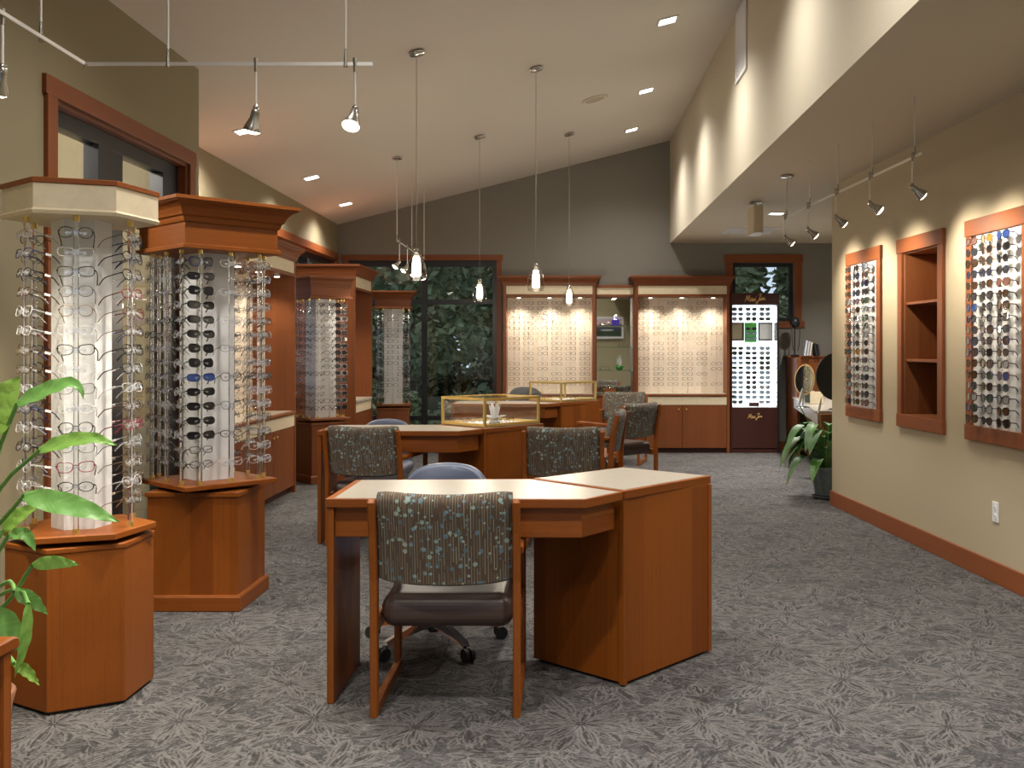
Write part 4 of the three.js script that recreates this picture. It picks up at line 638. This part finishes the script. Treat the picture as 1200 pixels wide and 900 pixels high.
function showcase([ox, oz], label, lit) {
  const t = thing('glass_showcase', label, 'showcase', [ox + 0.27, 0.787, oz - 4.345]), q = (x, d) => V(x - 0.27, 0, 4.345 - d), P = [q(0.25, 3.99), q(0.625, 4.415), q(0.29, 4.7), q(-0.09, 4.325)], H = 0.2, e = 0.018;
  part(t, 'base_board', loft(P.map((p) => [p.x, p.z]), [[0, 0], [0, 0.008]], 'h'), M.white);
  P.forEach((a, i) => {
    const b = P[(i + 1) % 4]; for (const y of [0.014, H]) part(t, 'frame_bar', bar2(a.clone().setY(y), b.clone().setY(y), e, e), M.brass);
    part(t, 'frame_post', rod(a.clone().setY(0), a.clone().setY(H + 0.008), 0.0125, 0.0125, 4), M.brass);
    const l = b.clone().sub(a), g = new THREE.BoxGeometry(l.length() - 0.02, H - 0.02, 0.004); g.rotateY(Math.atan2(-l.z, l.x)); part(t, 'pane', g.translate((a.x + b.x) / 2, H / 2 + 0.006, (a.z + b.z) / 2), M.glass);
  });
  part(t, 'top_pane', loft(P.map((p) => [p.x, p.z]), [[-0.008, H], [-0.008, H + 0.005]], 'h'), M.glass);
  return t;
}
showcase(D2, 'brass framed glass showcase on the second desk pod'); showcase(D3, 'brass framed glass showcase on the far desk pod by the lit cabinets');
for (const [o, n, s] of [[D2, 4, 'second desk'], [D3, 3, 'far desk']]) for (let i = 0; i < n; i++) { const g = eyewear({ style: pick(OPT), colour: ['black', 'gunmetal', 'wine', 'bronze'][i], label: `${['black', 'grey metal', 'wine red', 'bronze'][i]} eyeglasses inside the glass showcase of the ${s}`, group: 'eyeglasses in the showcases' }); g.position.set(o[0] + 0.27 + [0.13, 0.02, -0.16, -0.05][i], 0.8185, o[1] - 4.345 + [0.05, 0.16, 0.02, -0.1][i]); g.rotation.y = rnd(0.2, 0.9); }
{ // white blossom ornament
  const t = thing('flower_ornament', 'white glass flower ornament inside the second desk showcase', 'ornament', [D2[0] + 0.3, 0.796, D2[1] - 4.3]); t.scale.setScalar(1.5);
  part(t, 'ornament_base', lathe([[0, 0], [0.03, 0], [0.02, 0.015], [0, 0.02]], 14), M.white); for (let i = 0; i < 12; i++) { const p = part(t, 'petal', leafGeo(0.075, 0.016, i % 2 ? 0.2 : -0.5, 0.4, 5), M.plastic); p.rotation.set(0, i * 0.52, i % 2 ? 0.15 : 0.5); p.position.y = 0.015; }
}
// ---------- guest chairs ----------
function loftX(loop, half, n, bend, sag, capped = true) {   // closed loop of [z, y] carried along x
  const m = loop.length, pos = [], uv = [], idx = [], len = [0]; for (let i = 0; i < m; i++) { const a = loop[i], b = loop[(i + 1) % m]; len.push(len[i] + Math.hypot(b[0] - a[0], b[1] - a[1])); }
  for (let k = 0; k <= n; k++) { const s = k / n * 2 - 1, e = Math.pow(Math.abs(s), 10); for (let i = 0; i <= m; i++) { const [z, y] = loop[i % m], cz = 0.287, cy = 0.65, q = 1 - 0.05 * e; pos.push(s * half, cy + (y - cy) * q - sag * (1 - s * s), cz + (z - cz) * q + bend * s * s); uv.push(s * half, len[i]); } }
  for (let k = 0; k < n; k++) for (let i = 0; i < m; i++) { const a = k * (m + 1) + i; idx.push(a, a + 1, a + m + 2, a, a + m + 2, a + m + 1); }
  if (capped) for (const k of [0, n]) { const c = pos.length / 3, b = k * (m + 1); let sy = 0, sz = 0; for (let i = 0; i < m; i++) { sy += pos[(b + i) * 3 + 1]; sz += pos[(b + i) * 3 + 2]; } pos.push(pos[b * 3], sy / m, sz / m); uv.push(0, 0); for (let i = 0; i < m; i++) k ? idx.push(c, b + i, b + i + 1) : idx.push(c, b + i + 1, b + i); }
  const g = new THREE.BufferGeometry(); g.setAttribute('position', new THREE.Float32BufferAttribute(pos, 3)); g.setAttribute('uv', new THREE.Float32BufferAttribute(uv, 2)); g.setIndex(idx); g.computeVertexNormals(); return g;
}
const chairGeo = (() => {
  const th = 0.028, side = (pts, w = th) => slabX(pts, [], -w / 2, w / 2, 'v', 0.005);
  const seat = new RoundedBoxGeometry(0.494, 0.125, 0.53, 4, 0.05); { const p = seat.attributes.position; for (let i = 0; i < p.count; i++) if (p.getY(i) > 0) p.setY(i, p.getY(i) + 0.018 * (1 - (p.getX(i) / 0.25) ** 2) * (1 - (p.getZ(i) / 0.27) ** 2)); seat.computeVertexNormals(); }
  return {
    rear: side([[0.25, 0], [0.292, 0], [0.294, 0.5], [0.318, 0.68], [0.34, 0.77], [0.345, 0.795], [0.334, 0.808], [0.314, 0.803], [0.29, 0.72], [0.262, 0.6], [0.25, 0.5]]),
    front: side([[-0.285, 0.045], [-0.243, 0.045], [-0.243, 0.595], [-0.285, 0.595]]), arm: side([[-0.305, 0.595], [0.262, 0.595], [0.268, 0.622], [-0.28, 0.63], [-0.3, 0.624], [-0.308, 0.61]], 0.046),
    rail: side([[-0.285, 0], [0.25, 0], [0.25, 0.045], [-0.285, 0.045]]), seatRail: side([[-0.243, 0.3], [0.25, 0.3], [0.25, 0.36], [-0.243, 0.36]], 0.022), stretcher: box(-0.248, 0.315, -0.05, 0.248, 0.35, 0.05, 'h'),
    seat: seat.translate(0, 0.372, -0.03),
    back: loftX([[0.296, 0.502], [0.304, 0.56], [0.326, 0.68], [0.346, 0.76], [0.352, 0.8], [0.342, 0.826], [0.318, 0.836], [0.294, 0.828], [0.28, 0.8], [0.268, 0.74], [0.252, 0.66], [0.236, 0.57], [0.231, 0.52], [0.244, 0.498], [0.27, 0.492]], 0.2465, 16, -0.03, 0.014),
  };
})();
function guestChair(label, x, z, turn) {
  const t = thing('guest_chair', label, 'chair', [x, 0, z], turn, 'patterned guest chairs');
  for (const s of [-1, 1]) for (const [n, g] of [['rear_post', 'rear'], ['front_post', 'front'], ['armrest', 'arm'], ['floor_rail', 'rail'], ['seat_rail', 'seatRail']]) part(t, n, chairGeo[g], M.cherry).position.x = s * 0.262;
  part(t, 'stretcher', chairGeo.stretcher, M.cherry); part(t, 'seat', chairGeo.seat, M.leather, 'dark brown leather seat'); part(t, 'backrest', chairGeo.back, M.fabric, 'brown fabric backrest with pale blue dots');
  return t;
}
guestChair('patterned guest chair tucked under the front desk', -0.426, -3.91, 0);
guestChair('patterned guest chair tucked under the second desk', -1.3, -7.02, -0.18);
guestChair('patterned guest chair beside the second desk pod with the glass case', 0.03, -6.95, -0.06);
guestChair('patterned guest chair standing side on, beside the far desk pod', 0.2, -8.5, 1.35);
guestChair('patterned guest chair in front of the mirrored niche', 0.56, -9.85, 0.75);
guestChair('patterned guest chair at the far desk, below the mirrored niche shelves', 0.7, -11.75, 2.9);
guestChair('guest chair partly hidden beside the large leafy plant', -1.655, -2.2, 0);
// ---------- swivel chairs ----------
const swivelGeo = (() => {
  const leg = (() => { const p = [V(0.03, 0.115, 0), V(0.15, 0.1, 0), V(0.3, 0.07, 0)], v = []; const w = [0.026, 0.022, 0.017], h = [0.022, 0.017, 0.012]; const ring = p.map((c, i) => [[0, h[i], -w[i] * 0.6], [0, h[i], w[i] * 0.6], [0, -h[i], w[i]], [0, -h[i], -w[i]]].map((o) => [c.x + o[0], c.y + o[1], c.z + o[2]])); for (let i = 0; i < 2; i++) for (let k = 0; k < 4; k++) { const j = (k + 1) % 4; v.push(...ring[i][k], ...ring[i][j], ...ring[i + 1][j], ...ring[i][k], ...ring[i + 1][j], ...ring[i + 1][k]); } const e = ring[2]; v.push(...e[0], ...e[1], ...e[2], ...e[0], ...e[2], ...e[3]); const g = new THREE.BufferGeometry(); g.setAttribute('position', new THREE.Float32BufferAttribute(v, 3)); g.computeVertexNormals(); return g; })();
  const wheel = merge([-1, 1].map((s) => new THREE.CylinderGeometry(0.029, 0.029, 0.018, 16).rotateX(Math.PI / 2).translate(0.315, 0.029, s * 0.014)).concat(rod(V(0.29, 0.03, 0), V(0.29, 0.075, 0), 0.007), new THREE.BoxGeometry(0.03, 0.02, 0.02).translate(0.302, 0.04, 0)));
  const seat = new RoundedBoxGeometry(0.47, 0.09, 0.46, 4, 0.04), back = (() => { const s = new THREE.Shape(); s.moveTo(-0.15, -0.2); s.lineTo(0.15, -0.2); s.quadraticCurveTo(0.2, -0.2, 0.2, -0.14); s.bezierCurveTo(0.2, 0.06, 0.21, 0.16, 0.1, 0.19); s.quadraticCurveTo(0, 0.21, -0.1, 0.19); s.bezierCurveTo(-0.21, 0.16, -0.2, 0.06, -0.2, -0.14); s.quadraticCurveTo(-0.2, -0.2, -0.15, -0.2); const g = new THREE.ExtrudeGeometry(s, { depth: 0.02, bevelThickness: 0.025, bevelSize: 0.02, bevelSegments: 4, curveSegments: 10 }).translate(0, 0, -0.01); g.deleteAttribute('uv'); g.deleteAttribute('normal'); return mergeVertices(g); })(); { const p = back.attributes.position; for (let i = 0; i < p.count; i++) { const x = p.getX(i), y = p.getY(i); p.setZ(i, p.getZ(i) + x * x * 1.1 - y * 0.16); } back.computeVertexNormals(); }
  return { leg, wheel, seat, back };
})();
function swivelChair(label, x, z, turn, mat, lift = 0, spin = 0) {  // sits facing +z
  const t = thing('swivel_chair', label, 'office chair', [x, 0, z], turn);
  for (let i = 0; i < 5; i++) { const a = spin + i * 1.2566, l = part(t, 'base_leg', swivelGeo.leg, M.chrome, 'polished star base leg'); l.rotation.y = a; part(l, 'caster', swivelGeo.wheel, M.rubber, 'black twin caster'); }
  part(t, 'gas_column', rod(V(0, 0.06, 0), V(0, 0.42 + lift, 0), 0.026, 0.02, 14), M.black); part(t, 'hub', rod(V(0, 0.075, 0), V(0, 0.15, 0), 0.045, 0.036, 16), M.black); part(t, 'seat_plate', box(-0.1, 0.405 + lift, -0.1, 0.1, 0.425 + lift, 0.1), M.black);
  part(t, 'seat', swivelGeo.seat, mat).position.set(0, 0.465 + lift, 0.02); const b = part(t, 'backrest', swivelGeo.back, mat); b.position.set(0, 0.61 + lift, -0.27);
  part(t, 'back_bracket', tube([V(0, 0.42 + lift, -0.1), V(0, 0.43 + lift, -0.29), V(0, 0.5 + lift, -0.335), V(0, 0.62 + lift, -0.325)], 0.016, 10, 8), M.black);
}
swivelChair('blue grey swivel chair with star base behind the front desk', -0.585, -4.53, -0.12, M.vinyl, -0.035, 0.42);
swivelChair('blue grey swivel chair behind the second desk', -1.42, -7.72, -0.05, M.vinyl, -0.045, 0.2);
swivelChair('charcoal swivel chair behind the far desk, before the lit cabinets', -0.34, -11.5, 0.35, M.charcoal, 0.07, 0.1);
// ---------- alcove ----------
{
  const t = thing('reception_counter', 'reddish wood counter unit with a pale work surface in the alcove', 'counter', [2.95, 0, -12.6]), W = M.mahogany, q = (x, d) => [x - 2.95, 12.6 - d];
  part(t, 'tall_end_panel', box(0.02, 0, -0.5, 0.06, 1.24, 0.12), W); part(t, 'back_unit', box(0.06, 0.74, -0.58, 1.6, 1.24, -0.3), W, 'raised wood back unit'); part(t, 'unit_top', box(0, 1.24, -0.59, 1.62, 1.262, -0.28, 'h'), W);
  const top = [q(2.97, 12.75), q(2.5, 9.74), q(3.3, 9.62), q(4.4, 12.75)]; part(t, 'work_top', loft(top, [[0, 0.715], [0, 0.74]], 'h'), M.counter); part(t, 'drawer_front', prism([q(2.98, 12.72), q(2.53, 9.76), q(2.55, 9.75), q(3.0, 12.72)], 0.6, 0.713, 'h'), M.plastic, 'pale drawer front'); part(t, 'counter_side', prism([q(3.12, 12.7), q(2.72, 9.82), q(3.25, 9.72), q(4.3, 12.7)], 0.02, 0.6, 'v'), W); part(t, 'end_panel', prism([q(2.52, 9.74), q(2.54, 9.68), q(3.3, 9.58), q(3.3, 9.64)], 0, 0.713, 'v'), W);
  const m = thing('oval_mirror', 'oval tabletop mirror tilted on a slim chrome stand', 'mirror', [...at(941, 470, 10.3).setY(0.741).toArray()], 0.25);
  part(m, 'stand', merge([rod(V(0, 0.012, 0), V(0, 0.15, 0), 0.008), lathe([[0, 0], [0.07, 0], [0.07, 0.008], [0.01, 0.016], [0, 0.016]], 20)]), M.chrome); const fr = part(m, 'mirror_frame', new THREE.CylinderGeometry(0.105, 0.105, 0.014, 30).scale(1, 1, 1.55).rotateX(Math.PI / 2), M.gold); fr.position.set(0.02, 0.29, 0); fr.rotation.set(-0.08, -0.75, -0.12); part(fr, 'mirror_glass', new THREE.CylinderGeometry(0.096, 0.096, 0.004, 30).scale(1, 1, 1.55).rotateX(Math.PI / 2).translate(0, 0, 0.008), M.mirror);
  const r = thing('round_mirror', 'round mirror seen from its black back on a chrome stand', 'mirror', [...at(979, 484, 9.95).setY(0.741).toArray()]); part(r, 'stand', merge([rod(V(0, 0.01, 0.02), V(0, 0.26, 0.02), 0.013), new THREE.SphereGeometry(0.028, 12, 10).translate(0, 0.27, 0.02), lathe([[0, 0], [0.075, 0], [0.07, 0.01], [0.012, 0.02], [0, 0.02]], 20).translate(0, 0, 0.02)]), M.chrome); part(r, 'mirror_back', new THREE.CylinderGeometry(0.22, 0.22, 0.015, 36).scale(0.95, 1, 1.1).rotateX(Math.PI / 2).translate(0.02, 0.33, -0.03), M.black);
  const fp = thing('photo_frame', 'small silver photo frame on the alcove counter', 'frame', [...at(948, 464, 11).setY(0.741).toArray()], -0.1); part(fp, 'frame', slab(square(-0.06, 0, 0.06, 0.15), [square(-0.045, 0.015, 0.045, 0.135)], 0, 0.012, 'v', 0.002), M.chrome); part(fp, 'photograph', box(-0.045, 0.015, 0.002, 0.045, 0.135, 0.005, 'v', 0), std({ color: lin(0.05, 0.08, 0.07) }));
  const cd = thing('fan_card', 'cream folded card leaning on the alcove counter', 'card', [...at(957, 462, 10.9).setY(0.741).toArray()], -0.2); part(cd, 'card_face', prism([[-0.07, 0], [0.07, 0], [0.07, 0.012], [-0.07, 0.012]], 0, 0.14, 'v', 0.002).rotateX(-0.2), M.laminate);
  const X = 2.98, Z = -12.98, Y = 1.263;
  for (let i = 0; i < 5; i++) { const b = single('book', box(-0.012, 0, -0.08, 0.012, 0.2 - i * 0.012, 0.08).translate(0, 0, 0), std({ color: [lin(0.6, 0.65, 0.75), lin(0.5, 0.5, 0.52), lin(0.62, 0.58, 0.5), lin(0.014, 0.015, 0.018), lin(0.02, 0.02, 0.025)][i], roughness: 0.5 }), ['pale blue booklet, first in the row on the alcove unit', 'grey booklet beside the pale blue one', 'cream booklet leaning in the row on the alcove unit', 'thick black binder at the end of the booklets', 'second black binder at the end of the row'][i], i > 2 ? 'binder' : 'book', 'booklets on the alcove unit'); b.position.set(X + 0.17 + i * 0.034 + (i > 2 ? 0.055 : 0), Y, Z + 0.08); b.rotation.z = i < 3 ? -0.16 : 0.12; }
  const s = thing('necklace_stand', 'black display bust hung with dark eyeglass cords', 'display stand', [X + 0.06, Y, Z + 0.08]); part(s, 'stand', merge([rod(V(0, 0.01, 0), V(0, 0.38, 0), 0.009), lathe([[0, 0], [0.06, 0], [0.05, 0.012], [0, 0.014]], 18)]), M.black); part(s, 'bust_head', lathe([[0, 0.36], [0.05, 0.38], [0.068, 0.43], [0.05, 0.49], [0, 0.51]], 18), M.black); for (const k of [-1, 1]) part(s, 'cord', tube([V(k * 0.055, 0.42, 0.04), V(k * 0.05, 0.28, 0.06), V(k * 0.04, 0.12, 0.05), V(k * 0.02, 0.06, 0.05)], 0.006, 10, 5), M.blackFrame);
}
// ---------- plants ----------
function leafMap(a, b) { const [c, x] = canvas(128, 256); x.fillStyle = a; x.fillRect(0, 0, 128, 256); for (let i = 0; i < 40; i++) { x.strokeStyle = b; x.globalAlpha = rnd(0.15, 0.5); x.lineWidth = rnd(1, 3); const y = rnd(256); x.beginPath(); x.moveTo(64, y); x.lineTo(rnd() < 0.5 ? 0 : 128, y - 40); x.stroke(); } for (let i = 0; i < 500; i++) { x.globalAlpha = 0.2; x.fillStyle = i % 2 ? b : 'rgb(40,80,20)'; x.fillRect(rnd(128), rnd(256), 2, 3); } return texture(c, 1, 1); }
{
  const dark = [['rgb(52,92,38)', 'rgb(90,130,60)'], ['rgb(70,116,44)', 'rgb(120,160,70)']].map(([a, b]) => std({ map: leafMap(a, b), roughness: 0.45, side: THREE.DoubleSide }));
  const t = thing('peace_lily', 'leafy green peace lily in a grey pot at the end of the tan wall', 'plant', [2.4, 0, -8.95]);
  part(t, 'pot', lathe([[0, 0.03], [0.1, 0.03], [0.105, 0.04], [0.145, 0.27], [0.15, 0.285], [0.14, 0.29], [0.13, 0.28], [0.128, 0.25], [0, 0.25]], 28), M.pot, 'grey patterned ceramic pot'); part(t, 'saucer', lathe([[0, 0], [0.12, 0], [0.135, 0.03], [0.125, 0.03], [0.11, 0.012], [0, 0.012]], 28), M.pot); part(t, 'soil', lathe([[0, 0.262], [0.127, 0.258], [0.127, 0.25]], 24), M.soil);
  for (let i = 0; i < 60; i++) {
    const a = i * 2.4 + rnd(-0.2, 0.2), reach = rnd(0.06, 0.2), up = rnd(0.1, 0.42), L = rnd(0.22, 0.36), b = V(Math.cos(a) * reach, 0.25 + up, -Math.sin(a) * reach);
    if (Math.sin(a) < 0 && Math.cos(a) > -0.55) continue;
    part(t, 'stem', tube([V(Math.cos(a) * 0.03, 0.25, -Math.sin(a) * 0.03), V(Math.cos(a) * reach * 0.5, 0.25 + up * 0.7, -Math.sin(a) * reach * 0.5), b], 0.004, 5, 5), dark[0]);
    const g = leafGeo(L, L * rnd(0.17, 0.24), rnd(0.55, 1.25), 0.3), p = g.attributes.position, uv = []; for (let k = 0; k < p.count; k++) uv.push(p.getZ(k) / L + 0.5, p.getX(k) / L); g.setAttribute('uv', new THREE.Float32BufferAttribute(uv, 2));
    const l = part(t, 'leaf', g, dark[i % 2]); l.position.copy(b); l.rotation.y = a; l.rotation.order = 'YXZ';
  }
  for (const [dx, dy, dz] of [[-0.27, 0.98, 0.05], [-0.12, 0.9, 0.12]]) { part(t, 'flower_stem', tube([V(0, 0.26, 0), V(dx * 0.5, 0.6, dz), V(dx, dy - 0.12, dz)], 0.004, 8, 5), dark[1]); const f = part(t, 'flower', leafGeo(0.15, 0.035, -0.3, 0.6), M.paper, 'white flower bract'); f.position.set(dx, dy - 0.14, dz); f.rotation.set(0, 2.6, 1.2, 'YXZ'); }
}
{
  const mats = [['rgb(138,186,84)', 'rgb(176,214,120)'], ['rgb(122,176,88)', 'rgb(160,206,120)'], ['rgb(158,204,90)', 'rgb(194,224,130)']].map(([a, b]) => std({ map: leafMap(a, b), roughness: 0.4, transmission: 0.12, thickness: 0, side: THREE.DoubleSide }));
  const c = V(-1.84, 0, -2.98), t = thing('leafy_houseplant', 'large light green houseplant with drooping leaves before the hexagonal tower', 'plant', [c.x, 0, c.z]);
  part(t, 'pot', lathe([[0, 0], [0.13, 0], [0.165, 0.26], [0.175, 0.3], [0.16, 0.31], [0.15, 0.27], [0, 0.26]], 28), M.terracotta); part(t, 'soil', lathe([[0, 0.275], [0.15, 0.27]], 20), M.soil);
  const trunkTop = V(0.03, 0.55, 0.02); part(t, 'cane', tube([V(0, 0.26, 0), V(-0.02, 0.4, 0), trunkTop], 0.018, 8, 8), mats[1]);
  // a leaf blade along photographed midrib points: [px, py] at distance d, width in metres, how the blade leans
  function blade(pts, d, width, lean, m, fold = 0.35) {
    const w = width * 0.86;
    const curve = new THREE.CatmullRomCurve3(pts.map(([a, b, e = 0]) => at(a, b, d + e).sub(c))), n = 14, pos = [], uv = [], idx = [];
    for (let i = 0; i <= n; i++) {
      const s = i / n, p = curve.getPointAt(s), T = curve.getTangentAt(s), up = V(lean[0], lean[1], lean[2]), S = up.clone().cross(T).normalize(), N = T.clone().cross(S).normalize(), k = i === n ? 0 : w * Math.pow(Math.sin(Math.PI * Math.pow(Math.min(1, s + 0.02), 0.7)), 0.75);
      for (const q of [-1, -0.5, 0, 0.5, 1]) { const o = p.clone().addScaledVector(S, q * k).addScaledVector(N, Math.abs(q) * k * fold + 0.004 * Math.sin(i * 1.7 + q * 3)); pos.push(o.x, o.y, o.z); uv.push(q * 0.5 + 0.5, s); }
    }
    for (let i = 0; i < n; i++) for (let j = 0; j < 4; j++) { const a = i * 5 + j; idx.push(a, a + 1, a + 6, a, a + 6, a + 5); }
    const g = new THREE.BufferGeometry(); g.setAttribute('position', new THREE.Float32BufferAttribute(pos, 3)); g.setAttribute('uv', new THREE.Float32BufferAttribute(uv, 2)); g.setIndex(idx); g.computeVertexNormals();
    part(t, 'leaf', g, mats[m]); return curve.getPointAt(0);
  }
  const stem = (b, via) => part(t, 'leaf_stem', tube([trunkTop, ...via.map(([x, y, d]) => at(x, y, d).sub(c)), b], 0.006, 10, 6), mats[1]);
  stem(blade([[-18, 510], [2, 472], [24, 441]], 2.75, 0.062, [0.2, 0.2, 1], 2, 0.2), [[-40, 620, 2.85]]);
  stem(blade([[20, 474], [55, 458], [84, 449], [95, 456], [98, 468]], 2.72, 0.028, [0.1, 0.6, 1], 1), [[-5, 540, 2.8]]);
  stem(blade([[46, 528], [78, 518], [112, 514], [139, 523]], 2.7, 0.025, [0, 0.5, 1], 0), [[-4, 580, 2.8]]);
  stem(blade([[28, 581], [62, 588], [100, 597], [141, 612]], 2.66, 0.036, [0.1, 0.5, 1], 1, 0.25), [[-20, 640, 2.8]]);
  stem(blade([[4, 622], [20, 606], [48, 590]], 2.85, 0.026, [0.2, 0.3, 1], 2), [[-20, 660, 2.85]]);
  stem(blade([[10, 627], [30, 626], [42, 646]], 2.74, 0.02, [0.2, 0.3, 1], 1), [[-10, 660, 2.8]]);
  stem(blade([[38, 662], [66, 659], [94, 662]], 2.7, 0.022, [0, 0.3, 1], 0, 0.15), [[2, 712, 2.8]]);
  stem(blade([[17, 694], [36, 702], [56, 720]], 2.72, 0.024, [0.1, 0.2, 1], 1, 0.15), [[8, 682, 2.8]]);
  stem(blade([[-12, 716], [8, 738], [30, 764]], 2.78, 0.05, [0.2, 0.3, 1], 1, 0.15), [[-25, 720, 2.85]]);
  stem(blade([[33, 708], [29, 750], [17, 794]], 2.68, 0.017, [0.8, 0, 1], 0), [[18, 690, 2.75]]);
  stem(blade([[17, 778], [32, 786], [46, 803]], 2.7, 0.018, [0, 0.3, 1], 2), [[2, 760, 2.8]]);
}
// ---------- picture on the entrance wall, mirrored in the niche ----------
{
  const [c, x] = canvas(512, 340); x.fillStyle = 'rgb(196,176,180)'; x.fillRect(0, 0, 512, 340); x.fillStyle = 'rgb(60,66,86)'; x.beginPath(); x.moveTo(0, 120); for (let i = 0; i <= 16; i++) x.lineTo(i * 32, 110 + rnd(-22, 22)); x.lineTo(512, 340); x.lineTo(0, 340); x.fill(); x.fillStyle = 'rgb(40,58,40)'; x.fillRect(0, 220, 512, 120); x.fillStyle = 'rgb(190,196,186)'; x.beginPath(); x.ellipse(260, 215, 120, 14, 0, 0, 7); x.fill();
  const m = new THREE.CanvasTexture(c); m.colorSpace = THREE.SRGBColorSpace; const t = thing('landscape_picture', 'framed landscape picture of hills and a lake reflected in the niche mirror', 'picture', [1.3, 1.95, REAR - 0.03], Math.PI);
  part(t, 'picture_frame', slab(square(-0.46, -0.31, 0.46, 0.31), [square(-0.4, -0.25, 0.4, 0.25)], 0, 0.026, 'v', 0.003), M.white); part(t, 'picture_print', new THREE.PlaneGeometry(0.8, 0.5).translate(0, 0, 0.012), std({ map: m, roughness: 0.6 }));
}
// ---------- the many small frames on the far cabinets and towers ----------
{
  const p = eyewearParts('browline', 0.0019), g = merge([p.frame.clone(), p.temple(1, 0.08).clone(), p.temple(-1, 0.08).clone()]), im = new THREE.InstancedMesh(g, std({ color: lin(1, 1, 1), roughness: 0.35 }), farGlasses.length), m = new THREE.Matrix4(), e = new THREE.Euler();
  farGlasses.forEach(([x, y, z, a, c, k = 1], i) => { e.set(-0.15, a + rnd(-0.05, 0.05), rnd(-0.03, 0.03), 'YXZ'); m.compose(V(x, y, z), new THREE.Quaternion().setFromEuler(e), V(1, 1, k)); im.setMatrixAt(i, m); im.setColorAt(i, frameColours[c] ?? lin(0.55, 0.53, 0.5)); });
  im.name = 'far_eyeglasses'; im.userData = { kind: 'stuff', label: 'rows of small eyeglasses on the far cabinets and towers', category: 'eyeglasses' }; im.castShadow = im.receiveShadow = true; scene.add(im);
}
renderer.render(scene, camera);
